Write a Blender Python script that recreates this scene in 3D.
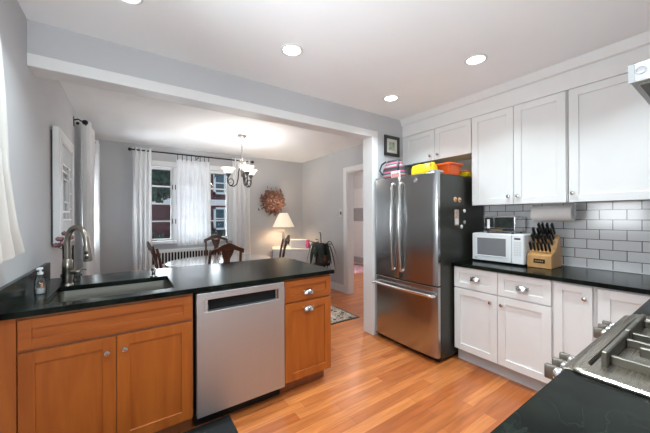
import bpy, bmesh, math, random
from mathutils import Vector, Matrix, Euler
random.seed(7)
for o in list(bpy.data.objects): bpy.data.objects.remove(o)
S = bpy.context.scene; COL = S.collection
PI = math.pi
# ------------------------------------------------------------------ camera
TH = math.radians(34.24); ROLL = math.radians(0.26); FPX = 286.5
R0 = Vector((math.cos(TH), -math.sin(TH), 0)); FW = Vector((math.sin(TH), math.cos(TH), 0)); U0 = Vector((0, 0, 1))
RR = R0*math.cos(ROLL) - U0*math.sin(ROLL); UU = U0*math.cos(ROLL) + R0*math.sin(ROLL)
cd = bpy.data.cameras.new('camera'); cam = bpy.data.objects.new('camera', cd); COL.objects.link(cam)
cd.sensor_width = 36; cd.lens = FPX/650*36; cd.clip_start = 0.02; cd.clip_end = 200
m = Matrix.Identity(4)
for i in range(3):
    m[i][0] = RR[i]; m[i][1] = UU[i]; m[i][2] = -FW[i]
m[0][3] = 0; m[1][3] = 0; m[2][3] = 1.35
cam.matrix_world = m
S.camera = cam
# ------------------------------------------------------------------ world, exposure, large lights
S.view_settings.view_transform = 'Standard'; S.view_settings.look = 'None'
S.view_settings.gamma = 1.0; S.view_settings.use_curve_mapping = False
S.view_settings.exposure = 0.42
S.cycles.use_denoising = True
S.cycles.max_bounces = 10; S.cycles.diffuse_bounces = 6; S.cycles.glossy_bounces = 5; S.cycles.transparent_max_bounces = 12
S.cycles.sample_clamp_indirect = 6.0
W = bpy.data.worlds.new('overcast_dusk'); S.world = W; W.use_nodes = True
bg = W.node_tree.nodes['Background']; bg.inputs[0].default_value = (0.62, 0.78, 0.95, 1); bg.inputs[1].default_value = 1.1
CEIL = 2.527

def area(name, loc, size, energy, color=(1, 1, 1), rot=(0, 0, 0), sizey=None, spread=180):
    l = bpy.data.lights.new(name, 'AREA'); l.energy = energy; l.color = color; l.size = size
    if sizey: l.shape = 'RECTANGLE'; l.size_y = sizey
    else: l.shape = 'DISK'
    l.spread = math.radians(spread)
    o = bpy.data.objects.new(name, l); COL.objects.link(o); o.location = loc; o.rotation_euler = rot
    return o
# daylight through the kitchen window in the left wall
area('daylight_kitchen_window', (-1.0, 1.2, 1.35), 0.8, 46, (0.90, 0.96, 1), (0, -PI/2-math.radians(40), 0), 1.0)
area('fill_light_behind_camera', (0.12, -0.34, 1.45), 0.8, 28, (.84, .94, 1), (PI/2+math.radians(48), 0, math.radians(16)), 0.7)  # added fill lamp inside the room, tilted up to brighten ceiling and left wall
area('daylight_dining_window', (0.9, 6.15, 1.3), 1.4, 40, (0.84, 0.93, 1), (-PI/2-math.radians(35), 0, 0), 1.2)
area('daylight_dining_side_window', (-1.0, 4.97, 1.35), 0.6, 50, (0.84, 0.93, 1), (0, -PI/2-math.radians(30), 0), 1.0)

# ------------------------------------------------------------------ materials
def nt(name):
    mt = bpy.data.materials.new(name); mt.use_nodes = True
    t = mt.node_tree; return mt, t, t.nodes['Principled BSDF'], t.nodes.new, t.links.new
def setp(p, **k):
    for a, v in k.items():
        a = a.replace('_', ' ')
        if a in p.inputs: p.inputs[a].default_value = v
def coords(t, scale=(1, 1, 1), rot=(0, 0, 0), loc=(0, 0, 0), kind='Object'):
    c = t.nodes.new('ShaderNodeTexCoord'); mp = t.nodes.new('ShaderNodeMapping')
    t.links.new(c.outputs[kind], mp.inputs[0]); mp.inputs['Scale'].default_value = scale
    mp.inputs['Rotation'].default_value = rot; mp.inputs['Location'].default_value = loc
    return mp.outputs[0]
def simple(name, col, rough=0.5, metal=0.0, vary=0.06, nscale=8, bump=0.0, bscale=60, stretch=(1, 1, 1), **k):
    """colour with soft noise variation, optional fine bump"""
    mt, t, p, N, L = nt(name)
    setp(p, Roughness=rough, Metallic=metal, **k)
    v = coords(t, stretch)
    n = N('ShaderNodeTexNoise'); n.inputs['Scale'].default_value = nscale; n.inputs['Detail'].default_value = 4
    L(v, n.inputs['Vector'])
    r = N('ShaderNodeValToRGB'); L(n.outputs[0], r.inputs[0])
    r.color_ramp.elements[0].position = .3; r.color_ramp.elements[1].position = .7
    r.color_ramp.elements[0].color = tuple(c*(1-vary) for c in col)+(1,)
    r.color_ramp.elements[1].color = tuple(min(1, c*(1+vary)) for c in col)+(1,)
    L(r.outputs[0], p.inputs['Base Color'])
    if bump:
        n2 = N('ShaderNodeTexNoise'); n2.inputs['Scale'].default_value = bscale; L(v, n2.inputs['Vector'])
        b = N('ShaderNodeBump'); b.inputs['Strength'].default_value = bump; b.inputs['Distance'].default_value = .002
        L(n2.outputs[0], b.inputs['Height']); L(b.outputs[0], p.inputs['Normal'])
    return mt
def emit(name, col, strength):
    mt, t, p, N, L = nt(name); setp(p, Base_Color=col+(1,)); p.inputs['Emission Color'].default_value = col+(1,)
    p.inputs['Emission Strength'].default_value = strength; return mt
def glass(name, tint=(1, 1, 1), ior=1.45, rough=0.02):
    mt, t, p, N, L = nt(name)
    tr = N('ShaderNodeBsdfTransparent'); tr.inputs[0].default_value = tint+(1,)
    g = N('ShaderNodeBsdfGlossy'); g.inputs['Roughness'].default_value = rough
    f = N('ShaderNodeFresnel'); f.inputs[0].default_value = ior
    mx = N('ShaderNodeMixShader'); L(f.outputs[0], mx.inputs[0]); L(tr.outputs[0], mx.inputs[1]); L(g.outputs[0], mx.inputs[2])
    L(mx.outputs[0], t.nodes['Material Output'].inputs[0]); return mt
def sheer(name, col, trans, transp, bump=0.3):
    mt, t, p, N, L = nt(name)
    d = N('ShaderNodeBsdfDiffuse'); d.inputs[0].default_value = col+(1,)
    tl = N('ShaderNodeBsdfTranslucent'); tl.inputs[0].default_value = col+(1,)
    tp = N('ShaderNodeBsdfTransparent')
    m1 = N('ShaderNodeMixShader'); m1.inputs[0].default_value = trans; L(d.outputs[0], m1.inputs[1]); L(tl.outputs[0], m1.inputs[2])
    m2 = N('ShaderNodeMixShader'); L(m1.outputs[0], m2.inputs[1]); L(tp.outputs[0], m2.inputs[2])
    v = coords(t); n = N('ShaderNodeTexNoise'); n.inputs['Scale'].default_value = 14; L(v, n.inputs['Vector'])
    mr = N('ShaderNodeMapRange'); L(n.outputs[0], mr.inputs[0]); mr.inputs[3].default_value = transp*.5; mr.inputs[4].default_value = transp*1.4
    L(mr.outputs[0], m2.inputs[0])
    L(m2.outputs[0], t.nodes['Material Output'].inputs[0]); return mt
def wood(name, c1, c2, rough=0.35, axis='z', scale=1.0, coat=0.0):
    mt, t, p, N, L = nt(name); setp(p, Roughness=rough, Coat_Weight=coat, Coat_Roughness=.12)
    s = {'z': (9, 9, .8), 'x': (.8, 9, 9), 'y': (9, .8, 9)}[axis]
    v = coords(t, tuple(a*scale for a in s))
    n = N('ShaderNodeTexNoise'); n.inputs['Scale'].default_value = 2.2; n.inputs['Detail'].default_value = 6; n.inputs['Distortion'].default_value = .6
    L(v, n.inputs['Vector'])
    r = N('ShaderNodeValToRGB'); L(n.outputs[0], r.inputs[0])
    r.color_ramp.elements[0].position = .32; r.color_ramp.elements[1].position = .68
    r.color_ramp.elements[0].color = c1+(1,); r.color_ramp.elements[1].color = c2+(1,)
    L(r.outputs[0], p.inputs['Base Color']); return mt
def floor_mat():
    mt, t, p, N, L = nt('oak_strip_floor'); setp(p, Roughness=.28, Coat_Weight=.25, Coat_Roughness=.18)
    v = coords(t)
    b = N('ShaderNodeTexBrick'); L(v, b.inputs['Vector'])
    b.offset = .37; b.offset_frequency = 2; b.squash = 1.25; b.squash_frequency = 3
    b.inputs['Scale'].default_value = 1; b.inputs['Brick Width'].default_value = .78; b.inputs['Row Height'].default_value = .083
    b.inputs['Mortar Size'].default_value = .0012; b.inputs['Mortar Smooth'].default_value = .3; b.inputs['Bias'].default_value = 0
    b.inputs['Color1'].default_value = (.40, .105, .026, 1); b.inputs['Color2'].default_value = (.60, .205, .058, 1); b.inputs['Mortar'].default_value = (.20, .06, .02, 1)
    v2 = coords(t, (1.6, 22, 1)); n = N('ShaderNodeTexNoise'); n.inputs['Scale'].default_value = 1.6; n.inputs['Detail'].default_value = 7; n.inputs['Distortion'].default_value = .8; L(v2, n.inputs['Vector'])
    r = N('ShaderNodeValToRGB'); L(n.outputs[0], r.inputs[0]); r.color_ramp.elements[0].position = .3; r.color_ramp.elements[1].position = .7
    r.color_ramp.elements[0].color = (.70, .66, .62, 1); r.color_ramp.elements[1].color = (1.1, 1.1, 1.1, 1)
    mx = N('ShaderNodeMix'); mx.data_type = 'RGBA'; mx.blend_type = 'MULTIPLY'; mx.inputs[0].default_value = 1
    L(b.outputs['Color'], mx.inputs[6]); L(r.outputs[0], mx.inputs[7]); L(mx.outputs[2], p.inputs['Base Color'])
    return mt
def tile_mat():
    mt, t, p, N, L = nt('glazed_subway_tile'); setp(p, Roughness=.14)
    c = N('ShaderNodeTexCoord'); sp = N('ShaderNodeSeparateXYZ'); cb = N('ShaderNodeCombineXYZ')
    L(c.outputs['Object'], sp.inputs[0])
    a1 = N('ShaderNodeMath'); a1.operation = 'ADD'; a1.inputs[1].default_value = 10.135; L(sp.outputs[1], a1.inputs[0])
    a2 = N('ShaderNodeMath'); a2.operation = 'ADD'; a2.inputs[1].default_value = 0.0; L(sp.outputs[2], a2.inputs[0])
    L(a1.outputs[0], cb.inputs[0]); L(a2.outputs[0], cb.inputs[1])
    b = N('ShaderNodeTexBrick'); L(cb.outputs[0], b.inputs['Vector'])
    b.inputs['Scale'].default_value = 1; b.inputs['Brick Width'].default_value = .1545; b.inputs['Row Height'].default_value = .0795
    b.inputs['Mortar Size'].default_value = .0028; b.inputs['Mortar Smooth'].default_value = .1
    b.inputs['Color1'].default_value = (.72, .72, .725, 1); b.inputs['Color2'].default_value = (.79, .79, .795, 1); b.inputs['Mortar'].default_value = (.10, .095, .09, 1)
    L(b.outputs['Color'], p.inputs['Base Color'])
    bp = N('ShaderNodeBump'); bp.inputs['Strength'].default_value = .5; bp.inputs['Distance'].default_value = .002; bp.invert = True
    L(b.outputs['Fac'], bp.inputs['Height']); L(bp.outputs[0], p.inputs['Normal'])
    return mt
def brick_mat():
    mt, t, p, N, L = nt('red_brick'); setp(p, Roughness=.85)
    c = N('ShaderNodeTexCoord'); sp = N('ShaderNodeSeparateXYZ'); cb = N('ShaderNodeCombineXYZ'); L(c.outputs['Object'], sp.inputs[0])
    L(sp.outputs[0], cb.inputs[0]); L(sp.outputs[2], cb.inputs[1])
    b = N('ShaderNodeTexBrick'); L(cb.outputs[0], b.inputs['Vector']); b.inputs['Scale'].default_value = 1
    b.inputs['Brick Width'].default_value = .21; b.inputs['Row Height'].default_value = .07; b.inputs['Mortar Size'].default_value = .006
    b.inputs['Color1'].default_value = (.085, .016, .022, 1); b.inputs['Color2'].default_value = (.13, .028, .034, 1); b.inputs['Mortar'].default_value = (.08, .06, .065, 1)
    L(b.outputs['Color'], p.inputs['Base Color']); return mt
def stone_mat():
    mt, t, p, N, L = nt('black_soapstone'); setp(p, Roughness=.2); p.inputs['Specular IOR Level'].default_value = .10
    v = coords(t, (1, 1, 1))
    n = N('ShaderNodeTexNoise'); n.inputs['Scale'].default_value = 5; n.inputs['Detail'].default_value = 8; n.inputs['Roughness'].default_value = .65; L(v, n.inputs['Vector'])
    r = N('ShaderNodeValToRGB'); L(n.outputs[0], r.inputs[0]); e = r.color_ramp.elements
    e[0].position = .42; e[0].color = (.003, .004, .0033, 1); e[1].position = .66; e[1].color = (.012, .017, .012, 1)
    w = N('ShaderNodeTexNoise'); w.inputs['Scale'].default_value = 2.6; w.inputs['Detail'].default_value = 5; w.inputs['Distortion'].default_value = 2.0; L(v, w.inputs['Vector'])
    r2 = N('ShaderNodeValToRGB'); L(w.outputs[0], r2.inputs[0]); e = r2.color_ramp.elements
    e[0].position = .492; e[0].color = (0, 0, 0, 1); e[1].position = .5; e[1].color = (.008, .010, .009, 1); x = r2.color_ramp.elements.new(.508); x.color = (0, 0, 0, 1)
    mx = N('ShaderNodeMix'); mx.data_type = 'RGBA'; mx.blend_type = 'ADD'; mx.inputs[0].default_value = .8
    L(r.outputs[0], mx.inputs[6]); L(r2.outputs[0], mx.inputs[7]); L(mx.outputs[2], p.inputs['Base Color'])
    mr = N('ShaderNodeMapRange'); L(n.outputs[0], mr.inputs[0]); mr.inputs[3].default_value = .14; mr.inputs[4].default_value = .25; L(mr.outputs[0], p.inputs['Roughness'])
    return mt
def steel_mat(name, col=(.62, .60, .57), rough=.26, axis='z', aniso=.0):
    mt, t, p, N, L = nt(name); setp(p, Metallic=1.0, Roughness=rough)
    s = {'z': (140, 140, 1.2), 'x': (3, 500, 500), 'y': (140, 1.2, 140)}[axis]
    v = coords(t, s); n = N('ShaderNodeTexNoise'); n.inputs['Scale'].default_value = 1.5; n.inputs['Detail'].default_value = 3; L(v, n.inputs['Vector'])
    r = N('ShaderNodeValToRGB'); L(n.outputs[0], r.inputs[0])
    r.color_ramp.elements[0].color = tuple(c*.94 for c in col)+(1,); r.color_ramp.elements[1].color = tuple(min(1, c*1.04) for c in col)+(1,)
    L(r.outputs[0], p.inputs['Base Color'])
    mr = N('ShaderNodeMapRange'); L(n.outputs[0], mr.inputs[0]); mr.inputs[3].default_value = rough*.9; mr.inputs[4].default_value = rough*1.12; L(mr.outputs[0], p.inputs['Roughness'])
    return mt
def stripes_mat(name, axis, period, cols, rough=.8, off=0.0):
    mt, t, p, N, L = nt(name); setp(p, Roughness=rough)
    c = N('ShaderNodeTexCoord'); sp = N('ShaderNodeSeparateXYZ'); L(c.outputs['Object'], sp.inputs[0])
    a = N('ShaderNodeMath'); a.operation = 'MULTIPLY_ADD'; a.inputs[1].default_value = 1/period; a.inputs[2].default_value = off; L(sp.outputs['XYZ'.index(axis.upper())], a.inputs[0])
    f = N('ShaderNodeMath'); f.operation = 'FRACT'; L(a.outputs[0], f.inputs[0])
    r = N('ShaderNodeValToRGB'); r.color_ramp.interpolation = 'CONSTANT'; L(f.outputs[0], r.inputs[0]); e = r.color_ramp.elements
    e[0].position = 0; e[0].color = cols[0][1]+(1,); e[1].position = cols[1][0]; e[1].color = cols[1][1]+(1,)
    for pos, cc in cols[2:]: x = e.new(pos); x.color = cc+(1,)
    L(r.outputs[0], p.inputs['Base Color']); return mt
def rug_mat():
    mt, t, p, N, L = nt('patterned_rug_pile'); setp(p, Roughness=.95)
    v = coords(t); n = N('ShaderNodeTexVoronoi'); n.inputs['Scale'].default_value = 11; L(v, n.inputs['Vector'])
    r = N('ShaderNodeValToRGB'); r.color_ramp.interpolation = 'CONSTANT'; L(n.outputs['Distance'], r.inputs[0]); e = r.color_ramp.elements
    e[0].position = 0; e[0].color = (.03, .02, .025, 1); e[1].position = .28; e[1].color = (.42, .38, .30, 1); x = e.new(.5); x.color = (.20, .05, .05, 1); x = e.new(.58); x.color = (.48, .45, .38, 1)
    L(r.outputs[0], p.inputs['Base Color']); return mt

M = {}
M['wall'] = simple('grey_wall_paint', (.505, .51, .522), .75, vary=.012, nscale=3, bump=.05, bscale=220)
M['hallwall'] = simple('hall_wall_paint', (.66, .66, .66), .75, vary=.012, nscale=3)
M['ceil'] = simple('ceiling_paint', (.91, .925, .935), .85, vary=.01, nscale=3, bump=.04, bscale=200)
M['trim'] = simple('white_trim_paint', (.74, .74, .735), .45, vary=.01)
M['cab'] = simple('white_cabinet_paint', (.76, .755, .74), .38, vary=.01)
M['cabside'] = simple('white_cabinet_carcass', (.66, .655, .65), .5, vary=.01)
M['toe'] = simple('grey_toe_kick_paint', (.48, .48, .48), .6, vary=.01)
M['floor'] = floor_mat(); M['tile'] = tile_mat(); M['stone'] = stone_mat(); M['brick'] = brick_mat()
M['oak'] = wood('honey_maple', (.32, .076, .009), (.42, .115, .016), .36)
M['oakx'] = wood('honey_maple_rail', (.32, .076, .009), (.42, .115, .016), .36, 'x')
M['oakin'] = wood('maple_carcass', (.30, .10, .035), (.36, .13, .05), .5)
M['raw'] = wood('raw_cabinet_plywood', (.42, .34, .25), (.52, .43, .32), .6, 'y')
M['mahog'] = wood('dark_mahogany', (.045, .016, .009), (.085, .028, .014), .35, 'z', 1.6, .1)
M['table'] = wood('polished_table_top', (.46, .43, .41), (.54, .51, .49), .22, 'x', 1.0, 1.0)
M['steel'] = steel_mat('brushed_steel_vertical', (.45, .455, .46), .22, 'z')
M['steelh'] = steel_mat('brushed_steel_dishwasher', (.57, .585, .60), .5, 'z')
M['steelx'] = steel_mat('brushed_steel_range', (.37, .335, .28), .27, 'x')
M['steels'] = steel_mat('brushed_steel_sink', (.33, .315, .28), .3, 'x')
M['hood'] = steel_mat('brushed_steel_hood', (.72, .71, .69), .3, 'y')
M['hoodin'] = simple('hood_filter_metal', (.17, .165, .15), .4, .7)
M['grate'] = simple('cast_grate_metal', (.20, .18, .15), .42, .85, .1, 20)
M['chrome'] = simple('polished_chrome', (.80, .80, .80), .12, 1.0, .02)
M['nickel'] = simple('brushed_nickel', (.30, .27, .23), .28, 1.0, .06, 20)
M['nickelc'] = simple('satin_nickel_pull', (.62, .60, .57), .22, 1.0, .04, 20)
M['black'] = simple('black_plastic', (.012, .012, .012), .35, vary=.1)
M['iron'] = simple('black_wrought_iron', (.012, .011, .011), .45, .3, .1)
M['pewter'] = simple('antique_pewter', (.22, .21, .20), .4, .8, .1, 20)
M['fside'] = simple('black_fridge_side', (.020, .020, .015), .36, vary=.1, nscale=40, bump=.1, bscale=400)
M['gap'] = simple('dark_gasket', (.008, .008, .008), .7, vary=.05, Specular_IOR_Level=.2)
M['white'] = simple('white_plastic', (.78, .78, .78), .3, vary=.01)
M['mwin'] = simple('microwave_window_mesh', (.22, .22, .225), .18, vary=.05, nscale=200)
M['grey'] = simple('grey_plastic', (.35, .35, .35), .5, vary=.05)
M['kblock'] = wood('knife_block_beech', (.42, .21, .07), (.54, .29, .105), .4, 'z')
M['paper'] = simple('white_paper_towel', (.82, .82, .81), .9, vary=.02, bump=.25, bscale=90)
M['yellow'] = simple('yellow_plastic_bag', (.80, .55, .01), .35, vary=.12, nscale=14, bump=.3, bscale=30)
M['orange'] = simple('orange_plastic', (.72, .10, .012), .4, vary=.08)
M['bagst'] = stripes_mat('striped_canvas', 'z', .105, [(0, (.03, .03, .035)), (.28, (.55, .10, .16)), (.42, (.35, .36, .36)), (.55, (.04, .10, .09)), (.72, (.60, .12, .2)), (.86, (.05, .05, .055))])
M['pink'] = simple('pink_print', (.62, .30, .28), .6, vary=.15, nscale=60)
M['glass'] = glass('window_glass'); M['clear'] = glass('clear_plastic', (.93, .95, .95), 1.5)
M['sheer'] = sheer('sheer_white_voile', (.80, .81, .83), .30, .13)
M['drape'] = sheer('pale_embroidered_drape', (.84, .84, .845), .22, .03)
M['cream'] = stripes_mat('cream_cotton_curtain', 'z', 3.0, [(0, (.66, .65, .615)), (.4000, (.46, .45, .44)), (.4010, (.66, .65, .615)), (.4055, (.46, .45, .44)), (.4065, (.66, .65, .615)), (.4110, (.46, .45, .44)), (.4120, (.66, .65, .615))])
def shade_mat():
    mt, t, p, N, L = nt('frosted_glass_shade'); setp(p, Base_Color=(.9, .88, .84, 1), Roughness=.3)
    p.inputs['Emission Color'].default_value = (1, .93, .82, 1); p.inputs['Emission Strength'].default_value = .55
    tl = N('ShaderNodeBsdfTranslucent'); tl.inputs[0].default_value = (1, .97, .92, 1)
    mx = N('ShaderNodeMixShader'); mx.inputs[0].default_value = .8; L(p.outputs[0], mx.inputs[1]); L(tl.outputs[0], mx.inputs[2])
    L(mx.outputs[0], t.nodes['Material Output'].inputs[0]); return mt
M['shade'] = shade_mat()
M['lampshade'] = emit('lit_fabric_lampshade', (1.0, .84, .64), .35)
M['lens'] = emit('downlight_lens', (1.0, .97, .92), 6.0)
M['leaf'] = simple('dark_strap_leaf', (.008, .016, .009), .6, vary=.4, nscale=10)
M['tree'] = simple('tree_leaf', (.035, .085, .06), .6, vary=.6, nscale=3)
M['bark'] = simple('tree_bark', (.06, .05, .045), .9, vary=.3, nscale=12)
M['lawn'] = simple('lawn_grass', (.05, .11, .05), .95, vary=.4, nscale=6)
M['wreath'] = simple('dried_wreath_leaves', (.22, .11, .08), .8, vary=.55, nscale=40)
M['wreath2'] = simple('dried_pink_petals', (.42, .27, .22), .8, vary=.4, nscale=40)
M['vpink'] = simple('dusty_pink_bloom', (.24, .10, .11), .7, vary=.25, nscale=60)
M['magenta'] = simple('magenta_ceramic', (.65, .10, .28), .35, vary=.15, nscale=50)
M['pot'] = simple('terracotta_pot', (.20, .08, .045), .7, vary=.15)
M['rug'] = rug_mat(); M['mat'] = simple('black_floor_mat', (.012, .012, .012), .95, vary=.3, nscale=100, bump=.5, bscale=300)
M['pinkrug'] = simple('pink_hall_rug', (.60, .36, .42), .95, vary=.5, nscale=22)
M['art'] = simple('botanical_print', (.34, .42, .33), .7, vary=.5, nscale=26)
M['matboard'] = simple('cream_mat_board', (.68, .66, .60), .8, vary=.02)
M['dframe'] = simple('dark_picture_frame', (.022, .024, .022), .35, vary=.2)
M['brass'] = simple('burner_brass', (.42, .24, .10), .4, .8, .12, 30)
M['cardpaper'] = simple('tan_photo_card', (.52, .38, .30), .5, vary=.35, nscale=70)
M['tan'] = simple('tan_magnet', (.62, .38, .22), .4, vary=.2, nscale=60)
M['soap'] = simple('orange_soap_label', (.65, .30, .12), .5, vary=.2, nscale=60)
M['tglass'] = simple('dark_oven_glass', (.025, .03, .027), .2, vary=.3, nscale=20, Specular_IOR_Level=.25)
M['roof'] = simple('grey_roof_shingle', (.12, .13, .15), .9, vary=.2, nscale=20)
M['dwin'] = simple('dark_house_glazing', (.05, .10, .12), .1, vary=.3, nscale=2)
M['mirror'] = simple('hazy_old_mirror', (.27, .275, .285), .4, .0, .05, 12)

# ------------------------------------------------------------------ mesh helpers
def wmat(o):
    w = o.matrix_basis.copy()
    while o.parent is not None: o = o.parent; w = o.matrix_basis @ w
    return w
class MB:
    """collects shapes (in world coordinates, or local ones when build(local=True)) and links them as ONE mesh"""
    def __init__(s): s.b = bmesh.new(); s.T = Matrix.Identity(4); s.mi = 0
    def _new(s, geom_v, mat=None):
        for v in geom_v: v.co = s.T @ v.co
        for f in {f for v in geom_v for f in v.link_faces}: f.material_index = s.mi
    def box(s, lo, hi, bev=0.0, seg=1):
        lo = Vector(lo); hi = Vector(hi)
        r = bmesh.ops.create_cube(s.b, size=1)['verts']
        for v in r: v.co = Vector([(lo[i]+hi[i])/2 + v.co[i]*(hi[i]-lo[i]) for i in range(3)])
        if bev:
            ed = list({e for v in r for e in v.link_edges})
            q = bmesh.ops.bevel(s.b, geom=ed, offset=bev, segments=seg, affect='EDGES', profile=.5)
            r = list({v for f in q['faces'] for v in f.verts} | {v for v in r if v.is_valid})
        s._new(r); return s
    def loft(s, rings, cap=True, close=True):
        vs = [[s.b.verts.new(Vector(p)) for p in r] for r in rings]; n = len(rings[0])
        for a, b in zip(vs, vs[1:]):
            for i in range(n if close else n-1):
                j = (i+1) % n
                try: s.b.faces.new((a[i], a[j], b[j], b[i]))
                except ValueError: pass
        if cap and close:
            for r in (vs[0][::-1], vs[-1]):
                try: s.b.faces.new(r)
                except ValueError: pass
        s._new([v for r in vs for v in r]); return s
    def tube(s, pts, rad, n=10, closed=False):
        pts = [Vector(p) for p in pts]; k = len(pts)
        rads = rad if isinstance(rad, (list, tuple)) else [rad]*k
        rings = []; up = None
        for i, p in enumerate(pts):
            if closed: d = pts[(i+1) % k]-pts[i-1]
            else: d = pts[min(i+1, k-1)]-pts[max(i-1, 0)]
            d = d.normalized() if d.length > 1e-9 else Vector((0, 0, 1))
            if up is None:
                up = Vector((0, 0, 1)) if abs(d.z) < .9 else Vector((1, 0, 0))
            a = d.cross(up)
            if a.length < 1e-6: a = d.orthogonal()
            a.normalize(); bb = a.cross(d).normalized(); up = bb
            rings.append([p + (a*math.cos(2*PI*j/n) + bb*math.sin(2*PI*j/n))*rads[i] for j in range(n)])
        if closed: rings.append(rings[0])
        if closed:
            vs = [[s.b.verts.new(p) for p in r] for r in rings[:-1]]; vs.append(vs[0])
            for a, b in zip(vs, vs[1:]):
                for i in range(n): s.b.faces.new((a[i], a[(i+1) % n], b[(i+1) % n], b[i]))
            s._new([v for r in vs[:-1] for v in r]); return s
        return s.loft(rings)
    def lathe(s, prof, c=(0, 0, 0), n=24, cap=True, axis='z'):
        c = Vector(c); rings = []
        for r, z in prof:
            ring = []
            for j in range(n):
                a = 2*PI*j/n; x, y = r*math.cos(a), r*math.sin(a)
                q = {'z': (x, y, z), 'x': (z, x, y), 'y': (y, z, x)}[axis]
                ring.append(c+Vector(q))
            rings.append(ring)
        return s.loft(rings, cap)
    def cyl(s, c, r, h, axis='z', n=20): return s.lathe([(r, 0), (r, h)], c, n, True, axis)
    def prism(s, poly, fn, d0, d1):
        """poly: 2-D outline; fn(a,b,d) -> 3-D"""
        return s.loft([[fn(a, b, d0) for a, b in poly], [fn(a, b, d1) for a, b in poly]])
    def ball(s, c, r, sc=(1, 1, 1), sub=2):
        q = bmesh.ops.create_icosphere(s.b, subdivisions=sub, radius=r)['verts']
        for v in q: v.co = Vector(c)+Vector((v.co.x*sc[0], v.co.y*sc[1], v.co.z*sc[2]))
        s._new(q); return s
    def build(s, name, mat, parent=None, smooth=None, local=False, bev=None, sub=0):
        me = bpy.data.meshes.new(name)
        bmesh.ops.recalc_face_normals(s.b, faces=s.b.faces[:])
        o = bpy.data.objects.new(name, me); COL.objects.link(o)
        if parent is not None:
            o.parent = parent
            if not local: bmesh.ops.transform(s.b, matrix=wmat(parent).inverted(), verts=s.b.verts[:])
        elif not local:
            zs = [v.co for v in s.b.verts]; lo = Vector([min(c[i] for c in zs) for i in range(3)]); hi = Vector([max(c[i] for c in zs) for i in range(3)])
            base = Vector(((lo.x+hi.x)/2, (lo.y+hi.y)/2, lo.z)); bmesh.ops.translate(s.b, vec=-base, verts=s.b.verts[:]); o.location = base
        if smooth is not None:
            for f in s.b.faces: f.smooth = True
            ang = math.radians(smooth)
            for e in s.b.edges:
                if len(e.link_faces) == 2 and e.calc_face_angle(0) > ang: e.smooth = False
        s.b.to_mesh(me); s.b.free()
        for mm in (mat if isinstance(mat, (list, tuple)) else [mat]): me.materials.append(mm)
        if bev:
            b = o.modifiers.new('edge', 'BEVEL'); b.width = bev; b.segments = 2; b.limit_method = 'ANGLE'; b.angle_limit = math.radians(40)
        if sub:
            b = o.modifiers.new('sub', 'SUBSURF'); b.levels = sub; b.render_levels = sub
        return o
def tag(o, label=None, cat=None, group=None, kind=None):
    if label: o['label'] = label
    if cat: o['category'] = cat
    if group: o['group'] = group
    if kind: o['kind'] = kind
    return o
def thing(name, loc, label, cat, group=None, rz=0):
    o = bpy.data.objects.new(name, None); COL.objects.link(o); o.location = loc; o.rotation_euler = (0, 0, rz); o.empty_display_size = .1
    return tag(o, label, cat, group)
def copy_tree(o, parent=None):
    c = o.copy(); COL.objects.link(c)
    if parent is not None: c.parent = parent
    for ch in [x for x in bpy.data.objects if x.parent == o]: copy_tree(ch, c)
    return c
def struct(name, mb, mat, **k): return tag(mb.build(name, mat, **k), kind='structure')
def wall(name, axis, a0, a1, p0, p1, openings, mat, z0=0.0, z1=CEIL):
    """wall slab between planes p0..p1 across `axis`, running a0..a1, with rectangular openings (a,b,zlo,zhi)"""
    mb = MB(); As = sorted({a0, a1, *[v for o in openings for v in o[:2]]}); Zs = sorted({z0, z1, *[v for o in openings for v in o[2:]]})
    for i in range(len(As)-1):
        run = None
        for j in range(len(Zs)-1):
            ca = (As[i]+As[i+1])/2; cz = (Zs[j]+Zs[j+1])/2
            if any(o[0] < ca < o[1] and o[2] < cz < o[3] for o in openings): continue
            lo, hi = ((p0, As[i], Zs[j]), (p1, As[i+1], Zs[j+1])) if axis == 'x' else ((As[i], p0, Zs[j]), (As[i+1], p1, Zs[j+1]))
            mb.box(lo, hi)
    bmesh.ops.remove_doubles(mb.b, verts=mb.b.verts[:], dist=1e-5)
    return struct(name, mb, mat)
# frames for cabinet fronts: (a along the front, z, d outward from the face) -> world
def FY(y): return Matrix(((1, 0, 0, 0), (0, 0, -1, y), (0, 1, 0, 0), (0, 0, 0, 1)))      # faces -Y, a = X
def FX(x): return Matrix(((0, 0, -1, x), (1, 0, 0, 0), (0, 1, 0, 0), (0, 0, 0, 1)))      # faces -X, a = Y
def shaker(T, a0, a1, z0, z1, name, mat, parent, fr=.058, th=.02, rec=.011, label=None):
    mb = MB(); mb.T = T; g = .0012
    mb.box((a0, z0, 0), (a0+fr, z1, th), g); mb.box((a1-fr, z0, 0), (a1, z1, th), g)
    mb.box((a0+fr-.0005, z0, 0), (a1-fr+.0005, z0+fr, th-.0004), g); mb.box((a0+fr-.0005, z1-fr, 0), (a1-fr+.0005, z1, th-.0004), g)
    mb.box((a0+fr-.004, z0+fr-.004, .001), (a1-fr+.004, z1-fr+.004, th-rec))
    o = mb.build(name, mat, parent)
    if label: o['label'] = label
    return o
def knob(T, a, z, d, parent, mat):
    mb = MB(); mb.T = T
    mb.lathe([(.006, d), (.0055, d+.012), (.0125, d+.018), (.0155, d+.024), (.013, d+.030), (.005, d+.032)], (a, z, 0), 16)
    return mb.build('knob', mat, parent, smooth=50)
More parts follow.
